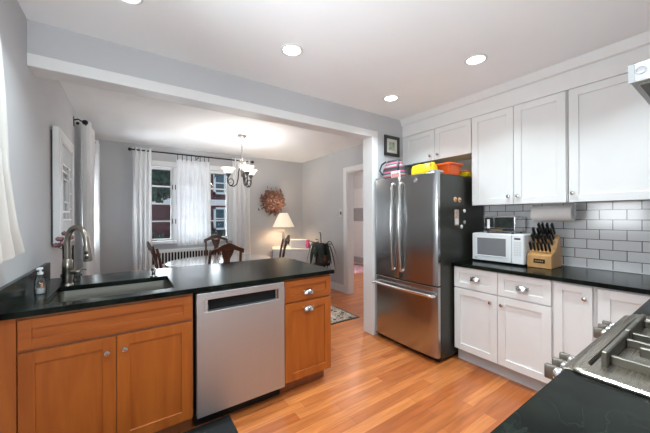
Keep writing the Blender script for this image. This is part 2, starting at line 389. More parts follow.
def cup(T, a, z, d, parent, mat):
    """half-dome cup pull with a flat flange"""
    mb = MB(); mb.T = T; w, k = .044, .028; rings = []
    for i in range(13):
        t = PI*i/12; x = -math.cos(t)*w; s_ = max(math.sin(t), .10)**.8
        rings.append([(a+x, z-.018+.040*math.cos(q)*s_, d+.0005+k*math.sin(q)*s_) for q in [PI/2*j/6 for j in range(7)]]+[(a+x, z-.018, d+.0005)])
    mb.loft(rings, cap=True)
    mb.box((a-w-.004, z+.006, d), (a+w+.004, z+.012, d+.002), .0008)
    return mb.build('cup_pull', mat, parent, smooth=60)

# ------------------------------------------------------------------ room shell
XL, XR, YB, YN, YH0, YH1 = -.50, 3.125, 5.48, -.36, 2.39, 2.53
mb = MB(); mb.box((-2.4, -2.2, -.1), (6.4, 8.2, 0)); struct('floor', mb, M['floor'])
mb = MB(); mb.box((-2.4, -2.2, CEIL), (6.4, 8.2, CEIL+.1)); struct('ceiling', mb, M['ceil'])
wall('wall_left', 'x', -2.2, YB+.15, XL-.13, XL, [(.86, 1.74, 1.12, 2.08), (4.74, 5.2, .95, 2.2)], M['wall'])
wall('wall_back', 'y', XL, XR, YB, YB+.14, [(.262, 1.53, .945, 2.205)], M['wall'])
wall('wall_right', 'x', -2.2, YB+.14, XR, XR+.13, [(3.02, 3.90, 0, 2.12)], M['wall'])
wall('wall_near', 'y', .42, XR, YN-.12, YN, [], M['wall'])
wall('wall_header', 'y', XL, XR, YH0, YH1, [(XL, 2.275, 0, 2.262)], M['wall'])
mb = MB(); mb.box((-2.3, -2.2, 0), (.43, -2.1, CEIL)); mb.box((.42, -2.1, 0), (.52, YN-.12, CEIL)); struct('wall_behind', mb, M['hallwall'])  # unseen walls added behind the camera to shut out the blue world light
# hall beyond the doorway
wall('wall_hall_end', 'x', 2.4, 8.2, 5.3, 5.4, [], M['hallwall'])
wall('wall_hall_far', 'y', XR+.13, 5.3, 7.6, 7.7, [], M['hallwall'])
wall('wall_hall_near', 'y', XR+.13, 5.3, 2.4, 2.5, [], M['hallwall'])
wall('wall_hall_side', 'x', YB+.14, 7.6, XR, XR+.13, [], M['hallwall'])
# kitchen / dining opening: beam lining and post lining
mb = MB(); mb.box((XL, YH0-.0001, 2.250), (2.275, YH1+.0001, 2.262)); struct('trim_beam_soffit', mb, M['trim'])
mb = MB(); mb.box((XL, YH0-.010, 2.249), (2.36, YH0, 2.325), .003); mb.box((2.277, YH0-.010, 0), (2.36, YH0, 2.249), .003); struct('trim_opening_kitchen', mb, M['trim'])
mb = MB(); mb.box((XL, YH1, 2.249), (2.36, YH1+.010, 2.325), .003); mb.box((2.277, YH1, 0), (2.36, YH1+.010, 2.249), .003); struct('trim_opening_dining', mb, M['trim'])
mb = MB(); mb.box((2.2715, YH0-.0095, 0), (2.2768, YH1+.0095, 2.2495), .002); struct('trim_post', mb, M['trim'])
# doorway to the hall
mb = MB()
mb.box((XR-.02, 3.90, 0), (XR, 3.99, 2.20), .003); mb.box((XR-.02, 2.93, 0), (XR, 3.02, 2.20), .003); mb.box((XR-.02, 3.02, 2.12), (XR, 3.90, 2.20), .003)
struct('trim_hall_doorway', mb, M['trim'])
mb = MB(); mb.box((XR, 3.885, 0), (XR+.13, 3.90, 2.12)); mb.box((XR, 3.02, 0), (XR+.13, 3.035, 2.12)); mb.box((XR, 3.035, 2.105), (XR+.13, 3.885, 2.12)); struct('trim_hall_jamb', mb, M['trim'])
def bboard(name, lo, hi): mb = MB(); mb.box(lo, hi, .004); struct(name, mb, M['trim'])
bboard('baseboard_right', (XR-.015, 3.99, 0), (XR, YB, .13)); bboard('baseboard_right_near', (XR-.015, YH1+.02, 0), (XR, 2.93, .13))
bboard('baseboard_back', (XL, YB-.015, 0), (XR-.015, YB, .13)); bboard('baseboard_left', (XL, 2.85, 0), (XL+.015, YB-.015, .13))
bboard('baseboard_hall', (5.285, 2.5, 0), (5.3, 7.6, .13))
# hall door with a glazed upper part
d = tag(thing('door_1', (5.28, 6.15, 0), None, None), kind='structure')
mb = MB(); mb.T = FX(5.28); mb.box((5.55, .02, 0), (6.75, 2.12, .03), .004); mb.build('door_panel', M['trim'], d)
mb = MB(); mb.T = FX(5.25); mb.box((5.62, 1.22, 0), (6.68, 1.58, .01), .002); mb.build('door_glass', M['grey'], d)
mb = MB(); mb.T = FX(5.25); mb.box((5.62, .06, 0), (6.68, .22, .008), .002); mb.build('kick_plate', M['grey'], d)
# crown and frieze over the wall cabinets
mb = MB(); prof = [(2.79, 2.318), (2.79, 2.455), (2.772, 2.463), (2.742, CEIL-.001), (2.86, CEIL-.001), (2.86, 2.318)]
mb.prism(prof, lambda a, b, d: (a, d, b), -.35, YH0-.001); struct('trim_crown', mb, M['cab'])
# subway tile
mb = MB(); mb.box((XR-.008, YN+.001, .9161), (XR, 1.56, 1.462)); 
o = struct('wall_backsplash', mb, M['tile'])
mb = MB(); mb.box((XR-.011, YN+.004, .9155), (XR-.0081, 1.545, .924)); struct('trim_caulk', mb, M['trim'])

# windows in the dining room
def window(n, x0, x1, hinge):
    w = tag(thing('window_%d' % n, ((x0+x1)/2, YB+.05, .95), None, None), kind='structure')
    y0, y1 = YB+.01, YB+.055; z0, z1 = .955, 2.195; f = .034
    mb = MB(); mb.box((x0, y0, z0), (x0+f, y1, z1), .003); mb.box((x1-f, y0, z0), (x1, y1, z1), .003); mb.box((x0+f, y0, z0), (x1-f, y1, z0+f), .003); mb.box((x0+f, y0, z1-f), (x1-f, y1, z1), .003)
    mb.build('window_frame', M['trim'], w)
    h = (z1-z0-2*f)/4
    mb = MB()
    for k in (1, 2, 3): mb.box((x0+f, y0+.005, z0+f+k*h-.011), (x1-f, y1-.01, z0+f+k*h+.011), .002)
    mb.build('muntin', M['trim'], w)
    mb = MB(); mb.box((x0+f, YB+.032, z0+f), (x1-f, YB+.036, z1-f)); mb.build('pane', M['glass'], w)
    for z in (1.28, 1.86):
        mb = MB(); mb.box((hinge-.006, y0-.012, z-.04), (hinge+.006, y0, z+.04), .002); mb.build('hinge', M['black'], w)
    mb = MB(); mb.box((x0+.03, y0-.02, z0+.006), (x0+.1, y0, z0+.022), .003); mb.build('latch', M['nickel'], w)
window(1, .262, .605, .60); window(2, .635, 1.155, .645); window(3, 1.185, 1.53, 1.19)
mb = MB(); mb.box((.605, YB, .945), (.635, YB+.10, 2.205)); mb.box((1.155, YB, .945), (1.185, YB+.10, 2.205)); struct('trim_window_mullions', mb, M['trim'])
mb = MB(); mb.box((.19, YB-.02, .93), (.262, YB, 2.205), .003); mb.box((1.53, YB-.02, .93), (1.60, YB, 2.205), .003); mb.box((.19, YB-.02, 2.205), (1.60, YB, 2.285), .003); mb.box((.16, YB-.06, .905), (1.63, YB, .93), .004)
struct('trim_window_casing', mb, M['trim'])
def side_window(n, y0, y1, z0, z1):
    w = tag(thing('window_%d' % n, (XL-.06, (y0+y1)/2, z0), None, None), kind='structure')
    f = .05; xa, xb = XL-.08, XL-.03; ym = (y0+y1)/2; mb = MB()
    mb.box((xa, y0, z0), (xb, y0+f, z1), .003); mb.box((xa, y1-f, z0), (xb, y1, z1), .003); mb.box((xa, y0+f, z0), (xb, y1-f, z0+f), .003); mb.box((xa, y0+f, z1-f), (xb, y1-f, z1), .003)
    mb.box((xa, y0+f, (z0+z1)/2-.02), (xb, y1-f, (z0+z1)/2+.02), .003); mb.build('window_frame', M['trim'], w)
    mb = MB(); mb.box((XL-.057, y0+f, z0+f), (XL-.053, y1-f, z1-f)); mb.build('pane', M['glass'], w)
side_window(4, .86, 1.74, 1.12, 2.08); side_window(5, 4.74, 5.2, .95, 2.2)

# ------------------------------------------------------------------ outside
mb = MB(); mb.box((-30, YB+2.8, -1.3), (40, 40, -1.0)); struct('ground_lawn', mb, M['lawn'])
h = thing('brick_house', (4, 17, -1.0), 'red brick house with white framed windows seen through the dining room window', 'house')
mb = MB(); mb.box((-6, 14, -1), (15, 20, 5.2)); mb.build('wall', M['brick'], h)
mb = MB(); mb.prism([(-6.5, 5.2), (15.5, 5.2), (15.5, 5.4), (4.5, 8.2), (-6.5, 5.4)], lambda a, b, d: (a, d, b), 13.6, 20.3); mb.build('roof', M['roof'], h)
mb = MB(); mb.box((-6.02, 13.93, 1.95), (15.02, 14.0, 2.16)); mb.build('band_course', M['trim'], h)
for x in (-4.2, -.9, 3.72, 6.4, 9.2, 12):
    for z in (.75, 2.42):
        mb = MB(); f = .09
        mb.box((x-.5, 13.9, z), (x-.5+f, 14, z+1.05)); mb.box((x+.5-f, 13.9, z), (x+.5, 14, z+1.05)); mb.box((x-.5, 13.9, z), (x+.5, 14, z+f)); mb.box((x-.5, 13.9, z+1.05-f), (x+.5, 14, z+1.05)); mb.box((x-.5, 13.92, z+.50), (x+.5, 14, z+.55)); mb.box((x-.025, 13.92, z), (x+.025, 14, z+1.05))
        w = mb.build('window', M['trim'], h)
        mb = MB(); mb.box((x-.41, 13.96, z+.09), (x+.41, 13.995, z+.96)); mb.build('pane', M['dwin'], w)
t = thing('leafy_tree', (-.2, 10.2, -1), 'leafy green tree outside the left casement window', 'tree')
mb = MB(); mb.tube([(-.2, 10.2, -1), (-.25, 10.2, .8), (-.1, 10.2, 2.2), (.1, 10.1, 3.6)], [.2, .17, .13, .06], 9); mb.tube([(-.1, 10.2, 2.0), (.6, 10, 2.9), (1.2, 9.9, 3.5)], [.09, .06, .03], 7); mb.tube([(-.1, 10.2, 2.3), (-.8, 10.3, 3.2)], [.08, .03], 7); mb.build('trunk', M['bark'], t, smooth=60)
def leaves(mb, cen, rad, n, size):
    for _ in range(n):
        u = Vector((random.gauss(0, 1), random.gauss(0, 1), random.gauss(0, 1))).normalized()*random.random()**.4
        p = Vector(cen)+Vector((u.x*rad[0], u.y*rad[1], u.z*rad[2]))
        E_ = Euler((random.uniform(0, 6), random.uniform(0, 6), random.uniform(0, 6))).to_matrix()
        s_ = size*random.uniform(.6, 1.3)
        vs = [mb.b.verts.new(p+E_ @ Vector(q)*s_) for q in ((-.5, 0, 0), (0, -.3, .05), (.6, 0, 0), (0, .3, .05))]
        mb.b.faces.new(vs)
mb = MB()
for c, r, n in (((.3, 10, 3.1), (1.3, 1.1, .8), 900), ((1.5, 9.8, 3.3), (.9, .8, .5), 420), ((-.8, 10.3, 2.6), (1, .9, .8), 450), ((2.3, 9.6, 3.1), (.7, .7, .42), 300), ((.75, 9.8, 2.3), (.5, .5, .5), 260)): leaves(mb, c, r, n, .22)
mb.build('foliage', M['tree'], t)
for (x, lab) in ((.5, 'low dark green hedge bush below the left window view'), (2.9, 'low dark green hedge bush below the right window view')):
    mb = MB(); leaves(mb, (x, 11.8, -.05), (1.2, .6, .85), 1100, .2); tag(mb.build('hedge_bush', M['tree']), lab, 'bush', 'bushes outside the dining window')

# ------------------------------------------------------------------ ceiling downlights
def downlight(x, y, lab, e):
    t = thing('ceiling_downlight', (x, y, CEIL), lab, 'downlight', 'recessed ceiling lights')
    mb = MB(); mb.lathe([(.078, 0), (.078, -.004), (.066, -.008), (.060, -.003), (.060, 0)], (x, y, CEIL), 28); mb.build('trim_ring', M['trim'], t, smooth=40)
    mb = MB(); mb.lathe([(.060, -.0025), (.045, -.0052), (.001, -.006)], (x, y, CEIL), 28); mb.build('lens', M['lens'], t, smooth=60)
    l = area('downlight_lamp', (x, y, CEIL-.012), .11, e, (.78, .93, 1), spread=118); l.parent = t; l.location = (0, 0, -.012)
for x, y, lab in ((.95, 1.801, 'recessed downlight in the ceiling middle, above the dishwasher'), (2.157, 1.141, 'recessed downlight nearest the tall white wall cabinets'),
                  (2.153, 1.986, 'small recessed downlight above the refrigerator'), (-.012, 1.83, 'recessed downlight at the top picture edge above the sink')):
    downlight(x, y, lab, 6.5)
for x, y in ((.95, .55), (-.014, .55), (2.157, .25)):
    l = area('downlight_lamp', (x, y, CEIL-.012), .11, 6.5, (.78, .93, 1), spread=118)

# ------------------------------------------------------------------ peninsula
CT = .914; CB = .884
YF = 1.945          # carcass front, doors stand 20 mm proud
c = thing('sink_base_cabinet', (-.06, 2.25, 0), 'honey maple sink base cabinet with two shaker doors, left of the dishwasher', 'cabinet')
mb = MB(); mb.box((-.495, YF, .105), (.322, YF+.02, CB)); mb.box((-.495, YF+.02, .105), (-.475, 2.60, CB)); mb.box((.304, YF+.02, .105), (.322, 2.60, CB)); mb.box((-.475, YF+.02, .105), (.304, 2.58, .123)); mb.box((-.475, 2.58, .105), (.304, 2.60, CB)); mb.build('body', M['oakin'], c)
mb = MB(); mb.box((-.495, YF+.07, 0), (.322, YF+.085, .105)); mb.build('toe_kick', M['oakin'], c)
mb = MB(); mb.box((-.497, YF-.02, .105), (-.444, YF, CB-.006), .0015); mb.build('filler_strip', M['oak'], c)
T = FY(YF)
shaker(T, -.439, .314, .722, .866, 'drawer_front', M['oakx'], c, .048)
dl = shaker(T, -.439, -.0655, .108, .706, 'door', M['oak'], c); dr = shaker(T, -.0615, .314, .108, .706, 'door', M['oak'], c)
knob(T, -.103, .632, .02, dl, M['nickelc']); knob(T, -.026, .632, .02, dr, M['nickelc'])
c = thing('drawer_base_cabinet', (1.16, 2.25, 0), 'narrow honey maple end cabinet with drawer and door, right of the dishwasher', 'cabinet')
mb = MB(); mb.box((.948, YF, .105), (1.366, 2.60, CB)); mb.build('body', M['oak'], c)
mb = MB(); mb.box((.948, YF+.07, 0), (1.352, 2.54, .105)); mb.build('toe_kick', M['oakin'], c)
dw = shaker(T, .948, 1.364, .708, .866, 'drawer_front', M['oakx'], c, .045)
do = shaker(T, .948, 1.364, .108, .694, 'door', M['oak'], c)
cup(T, 1.153, .768, .02, dw, M['nickelc']); cup(T, 1.153, .640, .02, do, M['nickelc'])
c = thing('peninsula_back_panel', (.435, 2.61, 0), 'maple back panel of the peninsula facing the dining room', 'panel')
mb = MB(); mb.box((-.49, 2.601, 0), (1.366, 2.618, CB)); mb.build('panel', M['oak'], c)
# dishwasher
c = thing('dishwasher', (.635, 2.2, 0), 'stainless steel dishwasher with recessed black pocket handle, between the maple cabinets', 'dishwasher')
mb = MB(); mb.box((.337, 1.96, .105), (.936, 2.55, .866)); mb.build('body', M['gap'], c)
mb = MB(); mb.box((.337, 2.0, 0), (.936, 2.05, .104)); mb.build('toe_kick', M['black'], c)
mb = MB(); mb.T = FY(1.953)
hx0, hx1, hz0, hz1 = .385, .892, .752, .826
mb.box((.339, .098, 0), (.938, hz0, .042), .004, 2); mb.box((.339, hz1, 0), (.938, .872, .042), .004, 2); mb.box((.339, hz0-.004, 0), (hx0, hz1+.004, .0418)); mb.box((hx1, hz0-.004, 0), (.938, hz1+.004, .0418))
dd = mb.build('door', M['steelh'], c)
mb = MB(); mb.T = FY(1.953); mb.box((hx0-.002, hz0-.002, .001), (hx1+.002, hz1+.002, .006)); mb.build('handle_recess', M['gap'], dd)
mb = MB(); mb.T = FY(1.953); mb.box((hx0, hz0, .006), (hx0+.022, hz1, .04), .003); mb.build('handle_bracket', M['chrome'], dd)
mb = MB(); mb.T = FY(1.953); mb.box((hx1-.022, hz0, .006), (hx1, hz1, .04), .003); mb.build('handle_bracket', M['chrome'], dd)
mb = MB(); mb.T = FY(1.953); mb.box((.45, .8545, .0415), (.50, .8585, .0428)); mb.build('maker_badge', M['grey'], dd)
# worktop with sink cut-out
def slab(name, xs, ys, hole, z0, z1, mat, parent=None):
    mb = MB(); b = mb.b; G = {}
    def V(i, j, z): 
        k = (i, j, z)
        if k not in G: G[k] = b.verts.new((xs[i], ys[j], z))
        return G[k]
    cells = [(i, j) for i in range(len(xs)-1) for j in range(len(ys)-1) if (i, j) not in hole]
    for i, j in cells:
        for z in (z0, z1): b.faces.new([V(i, j, z), V(i+1, j, z), V(i+1, j+1, z), V(i, j+1, z)])
        for di, dj, p, q in ((-1, 0, (i, j), (i, j+1)), (1, 0, (i+1, j), (i+1, j+1)), (0, -1, (i, j), (i+1, j)), (0, 1, (i, j+1), (i+1, j+1))):
            if (i+di, j+dj) not in cells: b.faces.new([V(*p, z0), V(*q, z0), V(*q, z1), V(*p, z1)])
    o = mb.build(name, mat, parent, bev=.003); return o
SX0, SX1, SY0, SY1 = -.365, .225, 1.995, 2.425
w = thing('peninsula_worktop', (.44, 2.35, CB), 'black stone worktop of the peninsula with sink cut-out', 'worktop')
slab('slab', [-.497, SX0, SX1, 1.385], [1.900, SY0, SY1, 2.808], [(1, 1)], CB, CT, M['stone'], w)
mb = MB(); mb.box((-.498, 1.80, CT), (-.473, 2.808, 1.030), .002); mb.build('side_splash', M['stone'], w)
# undermount sink
s_ = thing('undermount_sink', ((SX0+SX1)/2, 2.21, .70), 'stainless undermount sink set into the black peninsula worktop', 'sink')
mb = MB()
def rr(x0, x1, y0, y1, r, z, n=5):
    out = []
    for cx, cy, a in ((x1-r, y1-r, 0), (x0+r, y1-r, PI/2), (x0+r, y0+r, PI), (x1-r, y0+r, 1.5*PI)):
        for k in range(n+1): out.append((cx+r*math.cos(a+PI/2*k/n), cy+r*math.sin(a+PI/2*k/n), z))
    return out
mb.loft([rr(SX0-.012, SX1+.012, SY0-.012, SY1+.012, .03, CB-.001), rr(SX0-.002, SX1+.002, SY0-.002, SY1+.002, .03, CB-.0012), rr(SX0+.004, SX1-.004, SY0+.004, SY1-.004, .03, .72), rr(SX0+.03, SX1-.03, SY0+.03, SY1-.03, .03, .695), rr(-.09, -.05, 2.19, 2.23, .018, .69)], cap=False)
bs = mb.build('basin', M['steels'], s_, smooth=40)
mb = MB(); mb.lathe([(.045, .693), (.04, .697), (.03, .694), (.002, .694)], (-.07, 2.21, 0), 20); mb.build('drain', M['chrome'], s_, smooth=40)
# faucet
f = thing('kitchen_faucet', (-.335, 2.462, CT), 'brushed nickel gooseneck faucet with pull-down spray head behind the sink', 'faucet')
fx, fy = -.335, 2.465
mb = MB(); mb.lathe([(.031, 0), (.031, .006), (.026, .012), (.0265, .06), (.0255, .10), (.027, .106), (.0265, .155), (.020, .166), (.017, .172)], (fx, fy, CT), 24); mb.build('body', M['nickel'], f, smooth=40)
du, dv = .62, -.785      # spout direction
def arc(r): return (fx+du*r, fy+dv*r)
pts = [(fx, fy, CT+.165), (fx, fy, 1.19)]
for k in range(1, 13):
    a = PI*k/12; r = .088*(1-math.cos(a)); pts.append((*arc(r), 1.19+.100*math.sin(a)))
pts.append((*arc(.178), 1.165))
mb = MB(); mb.tube(pts, .0165, 14); mb.build('spout', M['nickel'], f, smooth=50)
p0 = Vector((*arc(.177), 1.172)); p1 = Vector((*arc(.186), 1.075))
mb = MB(); mb.tube([p0, p0.lerp(p1, .12), p0.lerp(p1, .2), p0.lerp(p1, .9), p1], [.018, .0185, .0215, .024, .021], 16); sh = mb.build('spray_head', M['nickel'], f, smooth=40)
fr = Vector((-.12, -.99, 0)).normalized()
for k in (.42, .72):
    q = p0.lerp(p1, k)+fr*.0225; mb = MB(); mb.ball(q, .011, (1, .5, 1)); mb.build('spray_button', M['black'], sh, smooth=60)
mb = MB(); hb = Vector((fx, fy, CT+.085)); hd = (Vector((.93, -.36, 0))).normalized()
mb.tube([hb+hd*.02, hb+hd*.05], [.017, .016], 14); mb.tube([hb+hd*.05, hb+hd*.065, hb+hd*.07+Vector((0, 0, -.002))], [.014, .011, .006], 12)
mb.tube([hb+hd*.055+Vector((0, 0, .008)), hb+hd*.085+Vector((0, 0, .016)), hb+hd*.105+Vector((0, 0, .010))], [.007, .006, .005], 8); mb.build('lever_handle', M['nickel'], f, smooth=45)
# deck-mounted soap dispenser beyond the sink
f = thing('soap_dispenser_tap', (.143, 2.468, CT), 'small chrome soap dispenser tap standing behind the right end of the sink', 'soap dispenser')
mb = MB(); mb.lathe([(.024, 0), (.024, .005), (.014, .010), (.012, .03), (.013, .035)], (.143, 2.468, CT), 18); mb.build('base', M['chrome'], f, smooth=40)
mb = MB(); mb.lathe([(.014, .036), (.016, .045), (.015, .058), (.007, .064)], (.143, 2.468, CT), 18); mb.tube([(.143, 2.468, CT+.05), (.146, 2.44, CT+.053), (.147, 2.415, CT+.044)], [.008, .007, .006], 8); mb.build('pump_head', M['chrome'], f, smooth=40)
# soap bottle
f = thing('soap_bottle', (-.428, 2.285, CT), 'clear plastic hand soap bottle with white pump beside the black side splash', 'bottle')
bx, by = -.428, 2.285
mb = MB(); mb.lathe([(.004, .001), (.026, .001), (.027, .006), (.026, .05), (.023, .088), (.014, .102), (.0125, .110)], (bx, by, CT), 20, cap=True); mb.build('bottle', M['clear'], f, smooth=50)
mb = MB(); mb.lathe([(.002, .004), (.023, .004), (.0235, .03), (.002, .03)], (bx, by, CT), 18); mb.build('liquid', M['white'], f, smooth=50)
mb = MB(); mb.box((bx+.006, by-.0225, CT+.035), (bx+.016, by-.0205, CT+.065)); mb.build('label', M['soap'], f)
mb = MB(); mb.lathe([(.0135, .1105), (.0135, .123), (.006, .126), (.005, .140)], (bx, by, CT), 16); mb.box((bx-.012, by-.03, CT+.138), (bx+.012, by+.012, CT+.150), .004, 2); mb.build('pump', M['white'], f, smooth=40)
# glass vase with pink blooms and a little wrought iron stand
VX, VY = -.352, 2.62
f = thing('scroll_stand', (VX, VY, CT), 'small black wrought iron scroll stand behind the faucet', 'stand')
mb = MB()
for a in (0.2, 2.3, 4.4):
    ca, sa = math.cos(a), math.sin(a); P = []
    for k in range(22):
        th = k/21*1.6*2*PI; r = .022*(1-k/21*.75); P.append((VX+ca*(.050+r*math.cos(th)), VY+sa*(.050+r*math.cos(th)), CT+.028+r*math.sin(th)))
    mb.tube(P, .0032, 6); mb.tube([(VX+ca*.03, VY+sa*.03, CT+.004), (VX+ca*.03, VY+sa*.03, CT+.072)], .0032, 6)
mb.tube([(VX+.032*math.cos(a), VY+.032*math.sin(a), CT+.070) for a in [2*PI*k/20 for k in range(20)]], .0032, 6, True)
mb.tube([(VX+.032*math.cos(a), VY+.032*math.sin(a), CT+.004) for a in [2*PI*k/20 for k in range(20)]], .0032, 6, True)
mb.build('scroll_frame', M['iron'], f, smooth=60)
f = thing('bud_vase', (VX, VY, CT+.075), 'slim clear glass vase of dusty pink blooms behind the faucet', 'vase')
mb = MB(); mb.lathe([(.026, .0745), (.030, .078), (.030, .20), (.032, .245), (.029, .245), (.027, .08), (.002, .079)], (VX, VY, CT), 18, cap=False); mb.build('glass', M['clear'], f, smooth=50)
for k, (dx, dz) in enumerate(((-.056, .250), (-.040, .292), (-.012, .328), (.012, .300), (-.018, .262))):
    hx = VX+dx; hy = VY+random.uniform(-.03, .03)
    mb = MB(); mb.tube([(VX+dx*.2, VY, CT+.09), (VX+dx*.5, (VY+hy)/2, CT+.22), (hx, hy, CT+dz-.01)], .0018, 5); st = mb.build('stem', M['leaf'], f)
    mb = MB()
    for j in range(9): 
        a = j*2.4; mb.ball((hx+.010*math.cos(a), hy+.010*math.sin(a), CT+dz+.006*math.sin(j*1.7)), .014, (1, 1, .8), 1)
    mb.build('bloom', M['vpink'], st, smooth=60)

# ------------------------------------------------------------------ refrigerator
FX0, FY0, FY1 = 2.272, 1.567, 2.377; FT = 1.752
r = thing('refrigerator', (2.7, 1.97, 0), 'stainless french door refrigerator with bottom freezer drawer and black sides', 'refrigerator')
mb = MB(); mb.box((FX0+.072, FY0, .03), (3.10, FY1, FT-.012), .004); mb.build('body', M['fside'], r)
mb = MB(); mb.box((FX0+.075, FY0+.03, .001), (FX0+.12, FY1-.03, .06)); mb.build('foot', M['black'], r)
mb = MB(); mb.box((3.0, FY0+.03, .001), (3.05, FY1-.03, .06)); mb.build('foot', M['black'], r)
def fdoor(y0, y1, z0, z1, name, bow=.020):
    """slightly bowed stainless front with rounded vertical edges"""
    mb = MB(); yc = (FY0+FY1)/2; W2 = (FY1-FY0)/2; P = []
    n = 14
    for k in range(n+1):
        y = y0+(y1-y0)*k/n; x = FX0+bow*((y-yc)/W2)**2
        e = min(k, n-k)
        if e == 0: x += .008
        P.append((x, y))
    P += [(FX0+.066, y1), (FX0+.066, y0)]
    mb.prism(P, lambda a, b, d: (a, b, d), z0, z1)
    return mb.build(name, M['steel'], r, smooth=25, bev=.003)
ym = 2.006
d1 = fdoor(ym+.003, FY1, .712, FT, 'door'); d2 = fdoor(FY0, ym-.003, .712, FT, 'door'); d3 = fdoor(FY0, FY1, .055, .700, 'freezer_drawer')
mb = MB(); mb.box((FX0+.03, FY0+.012, .69), (FX0+.07, FY1-.012, .72)); mb.box((FX0+.06, FY0+.01, .045), (FX0+.075, FY1-.01, FT-.02)); mb.build('gasket', M['gap'], r)
def bar(P, rad, nm, par, mat=M['chrome']): mb = MB(); mb.tube(P, rad, 12); return mb.build(nm, mat, par, smooth=50)
for dpar, y, tw in ((d1, ym+.055, 1), (d2, ym-.050, -1)):
    P = [(FX0+.004, y, 1.685), (FX0-.028, y-.0*tw, 1.672)] + [(FX0-.028-.022*math.sin(PI*k/12), y, 1.66-(1.66-.82)*k/12) for k in range(13)] + [(FX0-.028, y, .808), (FX0+.004, y, .795)]
    bar(P, .0145, 'handle', dpar, M['nickelc'])
P = [(FX0+.012, FY1-.03, .618), (FX0-.035, FY1-.036, .622)] + [(FX0-.035-.018*math.sin(PI*k/12), FY1-.045-(FY1-FY0-.09)*k/12, .626) for k in range(13)] + [(FX0-.035, FY0+.036, .622), (FX0+.012, FY0+.03, .618)]
bar(P, .0155, 'handle', d3, M['chrome'])
mb = MB(); mb.T = FX(FX0+.0025); by_, bz_ = 1.79, 1.695
mb.tube([(by_+.021*math.cos(a), bz_+.021*math.sin(a), .003) for a in [2*PI*k/20 for k in range(20)]], .0025, 6, True)
mb.lathe([(.0185, .0), (.0185, .0022), (.001, .0026)], (by_, bz_, 0), 20)
for sx in (-1, 1): mb.tube([(by_+sx*.005+.007*math.cos(a), bz_+.008*math.sin(a), .004) for a in [2*PI*k/12*.85+.5 for k in range(12)]], .0014, 5)
mb.build('round_badge', M['chrome'], d2, smooth=50)
mb = MB(); mb.box((FX0+.02, FY0+.02, FT), (FX0+.15, FY0+.09, FT+.022), .006, 2); mb.build('hinge_cover', M['grey'], r)
mb = MB(); mb.box((FX0+.02, FY1-.09, FT), (FX0+.15, FY1-.02, FT+.022), .006, 2); mb.build('hinge_cover', M['grey'], r)
# magnets on its side
def magnet(x, z, kind, lab, nm='fridge_magnet', cat='magnet'):
    t = thing(nm, (x, FY0, z), lab, cat, 'magnets on the refrigerator side')
    mb = MB(); mb.T = FY(FY0-.0005)
    if kind == 'round': mb.lathe([(.024, 0), (.025, .004), (.02, .009), (.002, .010)], (x, z, 0), 18); mb.build('disc', M['tan'], t, smooth=50); mb = MB(); mb.T = FY(FY0-.0105); mb.lathe([(.011, -.002), (.010, .002), (.001, .003)], (x, z-.004, 0), 12); mb.build('picture', M['pot'], t)
    elif kind == 'card':
        mb.box((x-.036, z-.075, 0), (x+.036, z+.075, .002)); mb.build('card', M['cardpaper'], t); mb = MB(); mb.T = FY(FY0-.0025); mb.box((x-.026, z-.065, 0), (x+.026, z-.01, .001)); mb.build('photo', M['white'], t); mb = MB(); mb.T = FY(FY0-.0025); mb.box((x-.02, z+.03, 0), (x+.02, z+.06, .001)); mb.build('print', M['grey'], t)
    elif kind == 'clip': mb.box((x-.026, z-.010, 0), (x+.026, z+.012, .012), .003); mb.box((x-.012, z+.010, .002), (x+.012, z+.022, .010), .002); mb.build('clip', M['black'], t)
    else: mb.ball((x, z, .006), .016, (1, 1.2, .6)); mb.build('button', M[kind], t, smooth=60)
magnet(2.572, 1.507, 'round', 'left of two round tan magnets high on the refrigerator side'); magnet(2.645, 1.504, 'round', 'right of two round tan magnets high on the refrigerator side')
magnet(2.60, 1.335, 'card', 'tan photo card held on the black refrigerator side', 'photo_card', 'card'); magnet(2.625, 1.42, 'clip', 'black clip magnet above the photo card on the refrigerator', 'magnet_clip', 'magnet')
magnet(2.725, 1.398, 'white', 'white button magnet right of the black clip'); magnet(2.728, 1.287, 'grey', 'grey button magnet right of the photo card'); magnet(2.675, 1.245, 'white', 'white button magnet at the lower corner of the photo card')
# things on top of the refrigerator
t = thing('striped_tote_bag', (2.42, 2.2, FT), 'black, pink and grey striped tote bag slumped on the refrigerator top', 'bag')
mb = MB(); zb = FT+.001
def bagr(z, sx, sy, ox, oy, n=20): return [(2.43+ox+sx*math.copysign(abs(math.cos(2*PI*k/n))**.7, math.cos(2*PI*k/n)), 2.20+oy+sy*math.copysign(abs(math.sin(2*PI*k/n))**.7, math.sin(2*PI*k/n)), z) for k in range(n)]
mb.loft([bagr(zb, .06, .14, 0, 0), bagr(zb+.05, .072, .155, 0, 0), bagr(zb+.11, .066, .14, 0, .005), bagr(zb+.17, .045, .12, .01, .015), bagr(zb+.21, .025, .10, .015, .02), bagr(zb+.225, .006, .09, .015, .02)]); bg_ = mb.build('bag', M['bagst'], t, smooth=60)
mb = MB(); mb.tube([(2.36, 2.30, zb+.06), (2.345, 2.335, zb+.11), (2.37, 2.33, zb+.18), (2.40, 2.29, zb+.215)], .009, 8); mb.build('strap', M['black'], t, smooth=60)
mb = MB(); mb.tube([(2.40, 2.11, zb+.20), (2.365, 2.09, zb+.14), (2.352, 2.08, zb+.06), (2.36, 2.07, zb+.003)], .009, 8); mb.build('strap', M['black'], t, smooth=60)
mb = MB(); mb.T = Matrix.Translation((2.352, 2.105, zb)) @ Euler((0, math.radians(-6), math.radians(4))).to_matrix().to_4x4(); mb.box((-.003, -.06, .004), (.003, .06, .078), .002); pb = mb.build('pocket', M['white'], t)
